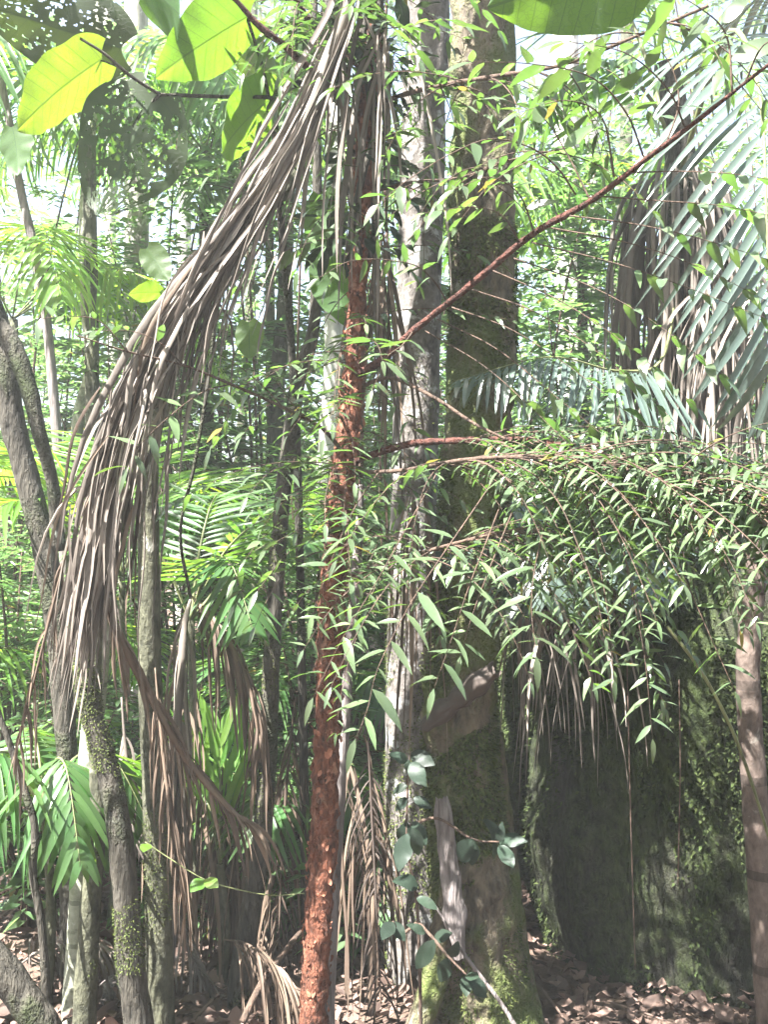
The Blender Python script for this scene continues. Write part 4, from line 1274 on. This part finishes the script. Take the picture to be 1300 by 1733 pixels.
# twigs on the left branch and along the trunk
for pts, lf in (
        ([P(390, 650, 2.85), P(340, 665, 2.75), P(280, 710, 2.68), P(235, 755, 2.65), P(215, 790, 2.64)], 0.075),
        ([P(310, 618, 2.75), P(270, 580, 2.7), P(220, 560, 2.68), P(160, 560, 2.66)], 0.06),
        ([P(215, 595, 2.65), P(170, 545, 2.62), P(120, 535, 2.6), P(60, 540, 2.6)], 0.06),
        ([P(480, 690, 3.0), P(430, 640, 2.9), P(370, 600, 2.85), P(300, 590, 2.8)], 0.062),
        ([P(545, 725, 3.1), P(500, 690, 3.0), P(460, 640, 2.95), P(400, 620, 2.9)], 0.062)):
    leaf_twig(pts, left, leaf=lf, start=0.2, gap=0.036, gravity=0.3, wide=1.25, lat=True)
for q in range(84):      # trunk twigs, mid height and dark top
    yy = random.choice((random.uniform(-60, 330), random.uniform(330, 760), random.uniform(780, 960)))
    i = int(np.argmin(np.abs(RTB[2][:, 2] - (CAMZ - (yy - 866.5) / FPX * 3.2))))
    a = random.uniform(0, 6.283)
    droop_twig(RTB[2][i], (math.cos(a), math.sin(a) * 0.8 - 0.1, random.uniform(0, 0.5)), random.uniform(0.28, 0.6), random.uniform(0.1, 0.35), red, leaf=random.uniform(0.05, 0.075), gap=0.034, start=0.15)
for key, n in (('top_left', 34), ('top_right', 20), ('upper', 12)):
    o, C = BR[key]
    for q in range(n):
        st = C[int(random.uniform(0.2, 1) * (len(C) - 1))]
        a = random.uniform(0, 6.283)
        droop_twig(st, (math.cos(a), math.sin(a) * 0.7, random.uniform(-0.3, 0.3)), random.uniform(0.25, 0.5), random.uniform(0.15, 0.4), o, leaf=random.uniform(0.05, 0.07), gap=0.032, start=0.12)

LEAVES.sort(key=lambda q: -q[2])
leaf_me = [mesh_from('leaf', a, b, M['leaf']) for a, b in LANCE]
for Mx, v, s in LEAVES[:300]:
    inst('leaf', leaf_me[v], red, Mx)
j = Join()
for v in range(4):
    j.stamp(LANCE[v], [q[0] for q in LEAVES[300:] if q[1] == v])
V, F, W = j.arrays()
part('foliage', V, F, M['leaf'], red, W, stuff=True)
print('red tree leaves', len(LEAVES))


# ------------------------------------------------------------------ broad-leaved sapling at upper left
def broad_leaf(n=26, m=20, holes=0.0, seed=0, curlz=0.18):
    V, UV, ok = [], [], []
    for i in range(n + 1):
        x = i / n
        w = 0.36 * math.sin(math.pi * (0.03 + 0.965 * x) ** 0.72) ** 0.72
        for k in range(m + 1):
            y = -1 + 2 * k / m
            back = 0.10 * abs(y) ** 1.5 * (1 - x) ** 3
            z = 0.10 * abs(y) * w - curlz * x * x + 0.022 * math.sin(8 * x + 2 * y + seed) * abs(y) + 0.012 * math.sin(23 * (x - 0.35 * abs(y) * w)) * abs(y)
            V.append((x - back, y * w * (1 + 0.05 * math.sin(9 * x + seed * 2 + (2 if y > 0 else 0))), z))
            UV.append((x, 0.5 + 0.5 * y * w / 0.36))
    F = []
    for i in range(n):
        for k in range(m):
            x = (i + .5) / n; y = -1 + 2 * (k + .5) / m
            if holes:
                q = mnoise.noise(Vector((x * 26, y * 13, seed))) + 0.55 * mnoise.noise(Vector((x * 7, y * 3, seed + 4)))
                vein = abs(y) < 0.09 or ((x - 0.42 * abs(y) * 0.36) * 9) % 1 < 0.16
                edge = abs(y) > 0.8 or x < 0.10
                if q > (1.0 - holes) + (0.28 if vein else 0) + (0.35 if edge else 0):
                    continue
            a = i * (m + 1) + k
            F.append((a, a + 1, a + m + 2, a + m + 1))
    return np.array(V), np.array(F), np.array(UV)


bl = thing('broad_leaved_sapling', 'sapling with large heart-shaped leaves hanging at the upper left', 'sapling', to_ground(P(520, 500, 3.9), 0))
V, F, *_ = tube([P(560, -60, 3.5), P(545, 60, 3.4), P(520, 130, 3.3), P(470, 170, 3.2), P(470, 300, 3.5), P(500, 700, 3.85), P(512, 1200, 3.95), to_ground(P(520, 1600, 3.95))],
                [.008, .01, .011, .013, .014, .016, .018, .022], 10, 90, 0.1, 12)
part('stem', V, F, M['dark_bark'], bl)
for pts, r in (([P(472, 175, 3.2), P(455, 165, 3.1), P(360, 163, 3.0), P(270, 160, 2.9)], .007), ([P(455, 165, 3.1), P(440, 100, 3.05), P(415, 20, 3.0), P(400, -40, 3.0)], .006),
               ([P(270, 160, 2.9), P(220, 128, 2.85), P(175, 90, 2.8), P(135, 65, 2.78)], .0055), ([P(270, 160, 2.9), P(240, 190, 2.9), P(222, 220, 2.9)], .006), ([P(215, 122, 2.85), P(180, 105, 2.86), P(150, 100, 2.86)], .003)):
    V, F, *_ = tube(pts, [r, r * .9, r * .8, r * .7][:len(pts)], 8, 26, 0.12, 20)
    part('branch', V, F, M['dark_bark'], bl)
BL = [broad_leaf(seed=s) for s in (0, 1.7, 3.1)]
BLme = [mesh_from('leaf', v, f, M['leaf_big'], uv=u) for v, f, u in BL]
hv, hf, hu = broad_leaf(110, 96, 0.98, 5.0, 0.10)
hole_me = mesh_from('leaf', hv, hf, M['leaf_shaded'], uv=hu)
hv, hf, hu = broad_leaf(80, 64, 0.70, 9.0, 0.12)
hole2_me = mesh_from('leaf', hv, hf, M['leaf_shaded'], uv=hu)


def big_leaf(me, a, b, face, wscale=1.0, lab=None):
    """Leaf from stalk point a to tip b, with its upper face towards `face`."""
    a = np.array(a); b = np.array(b)
    L = np.linalg.norm(b - a)
    o = inst('leaf', me, bl, basis(a, b - a, np.array(face), L, L * wscale, L))
    if lab:
        o['label'] = lab
    return o


big_leaf(hole_me, P(262, 158, 2.9), P(160, 372, 2.82), (-0.3, 1, 0.3), 1.0, 'leaf riddled with insect holes')
big_leaf(BLme[0], P(172, 100, 2.86), P(4, 205, 2.72), (0.05, 0.55, 0.85), 0.85, 'glowing yellow-green backlit leaf')
big_leaf(hole2_me, P(205, 82, 3.05), P(-30, 8, 2.95), (0.1, 1.0, 0.3), 0.95, 'large dark leaf with scattered holes')
big_leaf(BLme[1], P(425, 25, 3.0), P(250, 120, 2.95), (0.1, 0.6, 0.8), 0.85)
big_leaf(BLme[0], P(462, 165, 3.15), P(350, 245, 3.0), (0.2, 0.55, 0.8), 1.2)
big_leaf(BLme[1], P(470, 150, 3.2), P(400, 70, 3.3), (0.1, 0.5, 0.9), 1.2)
big_leaf(BLme[2], P(240, -20, 2.95), P(330, 20, 2.8), (0.0, 0.7, 0.7), 1.2)
big_leaf(BLme[1], P(545, 60, 3.4), P(480, 160, 3.4), (0.2, 0.7, 0.7), 1.1)
big_leaf(BLme[2], P(560, 40, 3.45), P(590, 130, 3.4), (0.2, 0.7, 0.7), 1.1)
big_leaf(BLme[0], P(248, 420, 3.4), P(288, 478, 3.4), (-0.3, 0.9, 0.4), 1.0)
big_leaf(BLme[1], P(270, 495, 3.4), P(215, 492, 3.35), (0, 0.7, 0.7), 1.1)
big_leaf(BLme[2], P(560, 430, 3.5), P(585, 560, 3.5), (-0.4, 0.9, 0.3), 1.0)
big_leaf(BLme[0], P(420, 545, 3.6), P(425, 610, 3.6), (0.1, 0.9, 0.3), 1.1)
big_leaf(BLme[1], P(20, 215, 3.2), P(40, 300, 3.2), (0.3, 0.9, 0.3), 1.1)
big_leaf(BLme[0], P(545, 330, 3.5), P(560, 450, 3.5), (0.4, 0.9, 0.3), 1.0)

# broad leaf reaching in from above at the right
bl = thing('overhanging_broad_leaf', 'single huge translucent leaf hanging in at the top, right of the mossy trunk', 'leaf', P(930, -60, 2.6))
V, F, *_ = tube([P(1200, -230, 2.3), P(1140, -150, 2.32), P(1085, -75, 2.35)], [.005, .004, .003], 8, 20, 0.1, 20)
part('stalk', V, F, M['dark_bark'], bl)
big_leaf(BLme[2], P(1085, -75, 2.35), P(850, 6, 2.6), (0, 0.95, 0.42), 1.0)

# ------------------------------------------------------------------ seedling with dark leaves at the mossy tree's foot
ep = thing('dark_leaved_seedling', 'seedling with dark glossy oval leaves against the foot of the mossy trunk', 'seedling', to_ground(P(715, 1700, 3.15), 0))
OV = [blade(8, lambda x: 0.24 * math.sin(math.pi * x ** 0.9) ** 0.8, d, 0.18, 0.1, 0.2) for d in (0.1, 0.25, 0.45)]
ov_me = [mesh_from('leaf', a, b, M['leaf_dark'], uv=np.stack([a[:, 0], 0.5 + a[:, 1] / 0.5], 1)) for a, b in OV]
stems = [[to_ground(P(715, 1700, 3.15)), P(708, 1560, 3.12), P(690, 1440, 3.1), P(690, 1330, 3.1), P(695, 1270, 3.1)],
         [P(690, 1400, 3.1), P(740, 1385, 3.08), P(800, 1420, 3.05), P(845, 1425, 3.02)],
         [P(708, 1560, 3.12), P(735, 1590, 3.05), P(760, 1620, 3.02), P(790, 1650, 3.0)],
         [P(708, 1560, 3.12), P(680, 1580, 3.1), P(665, 1560, 3.08)]]
for s in stems:
    V, F, *_ = tube(s, [.006, .005, .004, .003, .002][:len(s)], 6, 24, 0.1, 20)
    part('stem', V, F, M['twig'], ep)
for (a, b) in (((690, 1290), (655, 1262)), ((692, 1285), (690, 1330)), ((695, 1275), (735, 1290)), ((695, 1290), (720, 1330)), ((690, 1330), (650, 1340)), ((690, 1350), (660, 1380)),
               ((700, 1350), (735, 1365)), ((690, 1390), (675, 1460)), ((698, 1390), (735, 1450)), ((690, 1410), (668, 1500)), ((700, 1400), (718, 1470)), ((845, 1425), (885, 1410)),
               ((845, 1430), (880, 1480)), ((845, 1425), (820, 1380)), ((800, 1420), (798, 1470)), ((800, 1420), (755, 1485)), ((835, 1425), (850, 1465)), ((845, 1425), (850, 1385)),
               ((735, 1590), (700, 1650)), ((760, 1620), (735, 1690)), ((790, 1650), (830, 1690)), ((790, 1650), (820, 1655)), ((760, 1620), (785, 1590)), ((665, 1560), (690, 1600)),
               ((665, 1560), (640, 1600)), ((735, 1590), (770, 1570)), ((790, 1650), (790, 1700)), ((720, 1580), (690, 1560)), ((708, 1500), (675, 1480)), ((705, 1520), (745, 1530))):
    d = 3.08 + random.uniform(-0.08, 0.04)
    A = np.array(P(*a, d)); B = np.array(P(*b, d - random.uniform(-0.03, 0.10)))
    L = np.linalg.norm(B - A) * random.uniform(0.65, 0.95)
    inst('leaf', ov_me[random.randrange(3)], ep, basis(A, B - A, (random.gauss(0, .3), -0.7, 0.7), L, L * random.uniform(0.9, 1.25), L))


# dead scraps lodged on the mossy trunk
def shell_piece(a, b, width, depth, n=22, m=12, rag=0.15, seed=0):
    """Curled trough of dry sheath between a and b."""
    a = np.array(a); b = np.array(b)
    ax = nrm(b - a); s = nrm(np.cross(ax, (0, 1, 0.2))); u = np.cross(s, ax)
    V = []
    for i in range(n):
        x = i / (n - 1)
        w = width * (0.25 + 0.75 * math.sin(math.pi * (0.1 + 0.8 * x)) ** 0.7) * (1 + rag * mnoise.noise(Vector((x * 6, seed, 0))))
        for k in range(m):
            th = math.pi * (-0.55 + 1.1 * k / (m - 1)) * (1 + 0.3 * rag * mnoise.noise(Vector((x * 5, k, seed))))
            V.append(a + (b - a) * x + s * math.sin(th) * w * 0.5 + u * (1 - math.cos(th)) * depth * (0.5 + 0.5 * x) + np.array(mnoise.noise_vector(Vector((x * 8, k * .7, seed)))) * 0.006)
    idx = np.arange(n * m).reshape(n, m)
    F = np.stack([idx[:-1, :-1], idx[:-1, 1:], idx[1:, 1:], idx[1:, :-1]], -1).reshape(-1, 4)
    # back face for thickness
    V = np.array(V); k = len(V)
    V2 = np.vstack([V, V + u * 0.004 + ax * 0.002])
    return V2, np.vstack([F, F[:, ::-1] + k])


V, F = shell_piece(P(716, 1236, 3.36), P(840, 1142, 3.25), 0.075, 0.05, n=40, m=20, rag=0.6, seed=2)
single('dead_palm_sheath', V, F, M['dead_dark'], 'curled brown dead palm sheath lodged across the mossy trunk', 'palm sheath', tuple(P(780, 1190, 3.3)))
V, F = shell_piece(P(748, 1350, 3.36), P(778, 1625, 3.3), 0.07, 0.03, n=40, m=20, rag=0.5, seed=5)
single('dead_wood_slab', V, F, M['wood'], 'pale grey slab of dead wood leaning on the foot of the mossy trunk', 'dead wood', tuple(P(764, 1500, 3.33)))
V, F, *_ = tube([P(735, 1530, 3.2), P(790, 1620, 3.2), P(850, 1700, 3.18), P(885, 1760, 3.15)], [.004, .006, .007, .008], 8, 24, 0.15, 20)
single('fallen_branch', V, F, M['wood'], 'thin pale stick slanting down across the foot of the mossy trunk', 'branch', tuple(P(850, 1700, 3.18)))


# vines
def vine(label, pts, r, mat='twig', leaves=()):
    t = thing('hanging_vine', label, 'vine', pts[0], 'thin vines')
    V, F, *_ = tube(pts, [r] * len(pts), 6, len(pts) * 10, 0.2, 20)
    part('stem', V, F, M[mat], t)
    for a, b in leaves:
        A = np.array(a); B = np.array(b); L = np.linalg.norm(B - A)
        inst('leaf', vine_me, t, basis(A, B - A, (0.1, -0.6, 0.8), L, L * 1.5, L))
    return t


vine_me = mesh_from('leaf', OV[0][0], OV[0][1], M['palm_bright'])
vine('straight dark vine hanging left of the slender bent trunk', [P(512, 60, 3.4), P(514, 300, 3.4), P(508, 450, 3.42), P(502, 640, 3.45)], .004)
vine('vine dangling between the red trunk and the lichened trunk', [P(655, -20, 3.5), P(650, 250, 3.5), P(658, 500, 3.5), P(652, 800, 3.5), P(668, 1100, 3.5)], .005)
vine('thread-like rootlet hanging down the middle of the boulder', [P(1062, 1120, 3.45), P(1066, 1300, 3.45), P(1070, 1450, 3.46), P(1076, 1640, 3.5)], .0022)
vine('thread-like rootlet hanging on the right half of the boulder', [P(1150, 1150, 3.4), P(1152, 1300, 3.4), P(1148, 1500, 3.42)], .0022)
vine('green arching stem in front of the brown trunk at the right', [P(1130, 1060, 3.1), P(1190, 1140, 3.1), P(1250, 1260, 3.12), P(1310, 1440, 3.15)], .0055, 'rachis')
vine('green creeper with two round leaves crossing the lower left trunks', [P(245, 1425, 3.1), P(290, 1455, 3.1), P(345, 1488, 3.1), P(400, 1505, 3.12), P(460, 1515, 3.15), P(515, 1512, 3.16)], .002, 'rachis',
     [(P(345, 1488, 3.1), P(322, 1508, 3.05)), (P(347, 1488, 3.1), P(368, 1500, 3.06)), (P(250, 1428, 3.1), P(242, 1440, 3.05))])
vine('dark vine looping beside the dead frond near the picture centre', [P(372, 430, 3.3), P(355, 620, 3.3), P(330, 780, 3.3), P(305, 900, 3.35), P(322, 1010, 3.5)], .006, 'dark_bark')

cv = thing('climbing_vine', 'dark vine stems and leaves wrapped round the shaded top of the red trunk', 'vine', P(615, 430, 3.16))  # dark vines and leaves, added also to carry the trunk top's deep shade
for q in range(5):
    pts = []
    for k in range(9):
        yy = -90 + 66 * k
        i = int(np.argmin(np.abs(RTB[2][:, 2] - (CAMZ - (yy - 866.5) / FPX * 3.2))))
        a = q * 1.3 + k * (0.9 if q % 2 else -0.7)
        pts.append(Vector(RTB[2][i]) + Vector((math.cos(a), math.sin(a), 0)) * (0.034 + 0.012 * random.random()))
    V, F, *_ = tube(pts, [.011 - .001 * (k % 3) for k in range(9)], 7, 60, 0.3, 18)
    part('stem', V, F, M['dark_bark'], cv)
for q in range(150):
    yy = random.uniform(-60, 420)
    i = int(np.argmin(np.abs(RTB[2][:, 2] - (CAMZ - (yy - 866.5) / FPX * 3.2))))
    a = random.uniform(0, 6.283)
    st = RTB[2][i] + np.array([math.cos(a), math.sin(a), 0]) * random.uniform(0.04, 0.16) + np.array([0, 0, random.gauss(0, 0.03)])
    L = random.uniform(0.05, 0.12)
    inst('leaf', ov_me[random.randrange(3)], cv, basis(st, (math.cos(a), math.sin(a), random.uniform(-0.8, 0.3)), (0, 0, 1), L, L * random.uniform(0.7, 1.1), L))

# ------------------------------------------------------------------ undergrowth
jb = None


def shrub(name, label, px, d, h, spread, stems, twigs, leaf, mat, tpl, group='undergrowth shrubs'):
    b = P(px, 900, d)
    base = Vector((b.x, d, gh(b.x, d)))
    t = thing(name, label, 'shrub', base, group)
    js, jl = Join(), Join()
    for s in range(stems):
        a = random.uniform(0, 6.283)
        hh = h * random.uniform(0.6, 1.1)
        out = spread * random.uniform(0.3, 1.0)
        top = base + Vector((math.cos(a) * out, math.sin(a) * out, hh))
        mid = base + Vector((math.cos(a) * out * 0.3, math.sin(a) * out * 0.3, hh * 0.6))
        V, F, C, *_ = tube([base - Vector((0, 0, .05)), mid, top], [.012, .009, .003], 5, 14)
        js.add(V, F)
        for q in range(twigs):
            u = random.uniform(0.22, 1)
            st = C[int(u * (len(C) - 1))]
            aa = random.uniform(0, 6.283)
            L = random.uniform(0.25, 0.6) * (0.6 + 0.15 * h)
            dr = nrm((math.cos(aa), math.sin(aa), random.uniform(-0.1, 0.7)))
            side = nrm(np.cross(dr, (0, 0, 1)))
            nn = 12
            tt = (np.arange(nn) + 1) / nn
            pp = st + dr * (L * tt)[:, None] + np.outer(tt * tt, (0, 0, -0.35 * L))
            sg = np.where(np.arange(nn) % 2, 0.85, -0.85)
            ld = dr * 0.6 + side * sg[:, None] + np.outer(tt, (0, 0, -0.3)) + rng.normal(size=(nn, 3)) * 0.15
            jl.stamp(tpl, basis_many(pp, ld, np.array([0, 0, 1]) + rng.normal(size=(nn, 3)) * 0.3, leaf * rng.uniform(0.7, 1.2, nn)))
            if d < 7:
                V, F, *_ = tube([st, st + dr * L * .5 + np.array([0, 0, -.09 * L]), st + dr * L + np.array([0, 0, -.35 * L])], [.003, .002, .001], 3, 5, cap=False)
                js.add(V, F)
    V, F, W = js.arrays(); part('stems', V, F, M['twig'], t, W)
    V, F, W = jl.arrays(); part('foliage', V, F, mat, t, W, stuff=True)


SH = [  # px, d, h, spread, stems, twigs, leaf, narrow?, label
    (20, 5.2, 1.9, .6, 7, 16, .09, 0, 'leafy shrub at the left edge behind the forked trunk'),
    (105, 6.0, 2.6, .7, 8, 18, .09, 1, 'narrow-leaved shrub between the forked trunk and the hanging dead frond'),
    (300, 5.6, 2.1, .6, 8, 18, .085, 1, 'narrow-leaved shrub showing just right of the dead frond curtain'),
    (385, 6.4, 2.9, .8, 9, 18, .09, 0, 'pale leafy shrub behind the small palm with withered fronds'),
    (530, 5.6, 2.4, .6, 8, 18, .085, 1, 'airy narrow-leaved shrub left of the white trunk'),
    (450, 8.0, 3.4, .9, 9, 18, .11, 0, 'tall sunlit shrub behind the slender bent trunk'),
    (190, 7.6, 3.4, .9, 9, 18, .11, 0, 'tall sunlit shrub behind the ringed thin palm'),
    (60, 8.6, 4.2, 1.0, 9, 18, .12, 0, 'tall bright shrub at far left below the palm fronds'),
    (330, 9.0, 3.6, 1.0, 9, 16, .12, 0, 'hazy shrub seen through the gap above the small palm'),
    (600, 7.6, 2.9, .8, 8, 16, .10, 1, 'thin-leaved shrub between the red trunk and the lichened trunk'),
    (905, 5.8, 2.4, .6, 8, 18, .085, 1, 'narrow-leaved shrub right beside the mossy trunk, above the bluish arching frond'),
    (975, 7.0, 3.1, .8, 9, 18, .10, 0, 'bright leafy shrub in the middle of the right-hand gap'),
    (1050, 6.0, 2.9, .7, 8, 18, .09, 0, 'leafy shrub touching the skirt of the shaggy palm'),
    (930, 9.5, 3.8, 1.0, 9, 16, .12, 0, 'hazy shrub far back in the gap right of the mossy trunk'),
    (1210, 6.4, 3.2, .9, 9, 18, .10, 0, 'dark shrub behind the shaggy palm'),
    (1330, 5.4, 2.6, .7, 8, 18, .09, 0, 'shrub at the right edge behind the vivid palm'),
    (760, 6.6, 2.8, .7, 8, 16, .09, 0, 'shrub glimpsed between the lichened trunk and the mossy trunk'),
    (45, 4.4, .75, .4, 7, 12, .085, 0, 'low plant on the ground at the left edge behind the crooked stem'),
    (215, 4.8, .9, .4, 7, 12, .08, 0, 'low plant behind the foot of the trunk cluster'),
    (345, 5.0, 1.0, .45, 7, 14, .08, 0, 'low plant behind the young palm shoot'),
    (470, 4.6, .9, .4, 7, 14, .08, 1, 'low narrow-leaved plant behind the foot of the slender trunk'),
    (610, 4.6, 1.0, .4, 7, 14, .08, 0, 'low plant behind the foot of the red trunk'),
    (650, 9.5, 3.6, 1.0, 9, 16, .12, 0, 'far shrub hidden behind the red and lichened trunks'),
    (1120, 9.0, 4.2, 1.1, 9, 16, .12, 0, 'tall hazy shrub behind the crown of the shaggy palm'),
    (250, 11.0, 4.0, 1.2, 9, 16, .14, 0, 'distant bright shrub behind the speckled palm trunk'),
    (540, 10.5, 4.0, 1.2, 9, 16, .14, 0, 'distant bright shrub right behind the slender bent trunk top'),
    (820, 11.0, 4.0, 1.2, 9, 16, .14, 0, 'distant shrub mostly hidden by the mossy trunk'),
]
SH += [
    (15, 7.2, 5.2, .7, 4, 40, .10, 1, 'tall wispy shrub at the left edge behind the leaning grey stem'),
    (95, 9.0, 6.6, .9, 4, 46, .12, 0, 'tall leafy sapling behind the hole-riddled leaf, left side'),
    (265, 7.0, 5.4, .6, 4, 44, .095, 0, 'tall leafy sapling just right of the speckled palm trunk'),
    (360, 8.0, 6.0, .7, 4, 44, .10, 1, 'tall wispy sapling above the middle of the dead frond'),
    (445, 6.6, 5.0, .6, 4, 44, .09, 0, 'tall leafy sapling between the dead frond top and the slender trunk'),
    (560, 7.0, 5.4, .6, 4, 44, .095, 0, 'tall leafy sapling right behind the upper red trunk'),
    (650, 6.2, 5.0, .6, 4, 44, .09, 1, 'tall wispy sapling between the red and the lichened trunk tops'),
    (770, 7.6, 6.0, .6, 4, 40, .10, 0, 'tall sapling between the lichened and the mossy trunk tops'),
    (890, 7.2, 5.2, .6, 4, 44, .095, 0, 'tall leafy sapling touching the right side of the mossy trunk'),
    (990, 9.0, 6.4, .8, 4, 46, .11, 1, 'tall wispy sapling in the bright right-hand gap'),
    (1075, 7.4, 5.6, .7, 4, 44, .10, 0, 'tall leafy sapling left of the shaggy palm crown'),
    (1240, 7.0, 5.6, .8, 5, 44, .10, 0, 'tall leafy sapling behind the broad bluish frond'),
    (1310, 9.5, 7.0, .9, 4, 44, .12, 0, 'tall sapling at the upper right edge'),
    (170, 5.4, 1.7, .6, 8, 18, .075, 1, 'fine-leaved shrub behind the ringed palm trunk'),
    (420, 4.9, 1.5, .5, 8, 18, .07, 1, 'fine-leaved shrub right of the withered small palm'),
    (520, 4.7, 1.9, .5, 8, 20, .07, 1, 'fine-leaved shrub touching the red trunk from the left'),
    (10, 6.4, 2.6, .8, 8, 20, .085, 1, 'fine-leaved tall shrub at the left edge under the palm fronds'),
    (1000, 5.2, 2.2, .5, 8, 18, .075, 1, 'fine-leaved shrub above the boulder'),
    (120, 4.6, 1.1, .4, 7, 16, .075, 0, 'low leafy plant left of the slim grey trunk'),
    (550, 4.2, .7, .35, 7, 12, .07, 0, 'low leafy plant at the foot of the red trunk, left side'),
    (300, 4.4, .8, .35, 7, 12, .07, 1, 'low narrow-leaved plant right of the straight green trunk foot'),
]
for q, (px, d, h, sp, st, tw, lf, nar, lab) in enumerate(SH):
    if h > 4.5:
        st, tw = 2 + q % 2, int(tw * 1.5)
        lf *= (0.75, 1.5, 1.1)[q % 3]
        sp *= 1.5
    else:
        lf *= (0.85, 1.4, 1.1)[q % 3]
    shrub('leafy_shrub', lab, px, d, h, sp, st, tw, lf, M['leaf_bg'], KITEN if nar else KITE)

# far wood: one mass of sunlit foliage with gaps of sky
j = Join()
for q in range(1900):
    y = random.uniform(13, 30)
    x = random.uniform(-0.55, 0.55) * y
    z = 0.4 + 12.5 * random.random() ** 1.35
    if mnoise.noise(Vector((x * 0.35, y * 0.3, z * 0.35))) < -0.12:
        continue
    leafy_cluster(j, (x, y, z), random.uniform(0.5, 1.1), 40, 0.17, KITE)
V, F, W = j.arrays()
single('far_forest', V, F, M['leaf_bg'], 'bright far-off forest foliage behind everything', 'forest', (0, 20, 0), kind='stuff', var=W)

# unseen foliage added round the camera to block skylight, open along sun shafts
j = Join()
jt = 0
while jt < 620:
    c = np.array([random.uniform(-9, 7), random.uniform(-8, 2.6), random.uniform(7.0, 11.0)])
    jt += 1
    if in_gap(c, 0.95) or mnoise.noise(Vector((c * 0.55).tolist())) < -0.22:
        continue
    leafy_cluster(j, c, random.uniform(0.5, 0.95), 46, 0.19, KITE)
for q in range(420):
    a = random.uniform(math.radians(150), math.radians(390))
    rr = random.uniform(5.5, 10)
    c = np.array([math.cos(a) * rr, math.sin(a) * rr + 1.0, random.uniform(0.3, 7.0)])
    if in_gap(c, 0.9):
        continue
    leafy_cluster(j, c, random.uniform(0.6, 1.1), 46, 0.2, KITE)
V, F, W = j.arrays()
single('added_shade_canopy', V, F, M['leaf_canopy'], 'unseen leaf canopy and side foliage added to shade the near trunks', 'canopy', (0, 0, 7), kind='stuff', var=W)

# ------------------------------------------------------------------ haze, also standing in for glare that lifts the darks
hx, hy0, hy1, hz0, hz1 = 26.0, -8.0, 44.0, -1.6, 14.5
HV = np.array([(x, y, z) for z in (hz0, hz1) for y in (hy0, hy1) for x in (-hx, hx)])
HF = np.array([(0, 2, 3, 1), (4, 5, 7, 6), (0, 1, 5, 4), (2, 6, 7, 3), (0, 4, 6, 2), (1, 3, 7, 5)])
hm, nt, out = new_mat('veil_haze')
pv = nt.nodes.new('ShaderNodeVolumePrincipled')
pv.inputs['Color'].default_value = (0.96, 0.98, 0.96, 1)
pv.inputs['Density'].default_value = 0.0063
pv.inputs['Anisotropy'].default_value = 0.25
nt.links.new(pv.outputs[0], out.inputs['Volume'])
single('haze', HV, HF, hm, None, None, (0, 0, 0), kind='stuff')
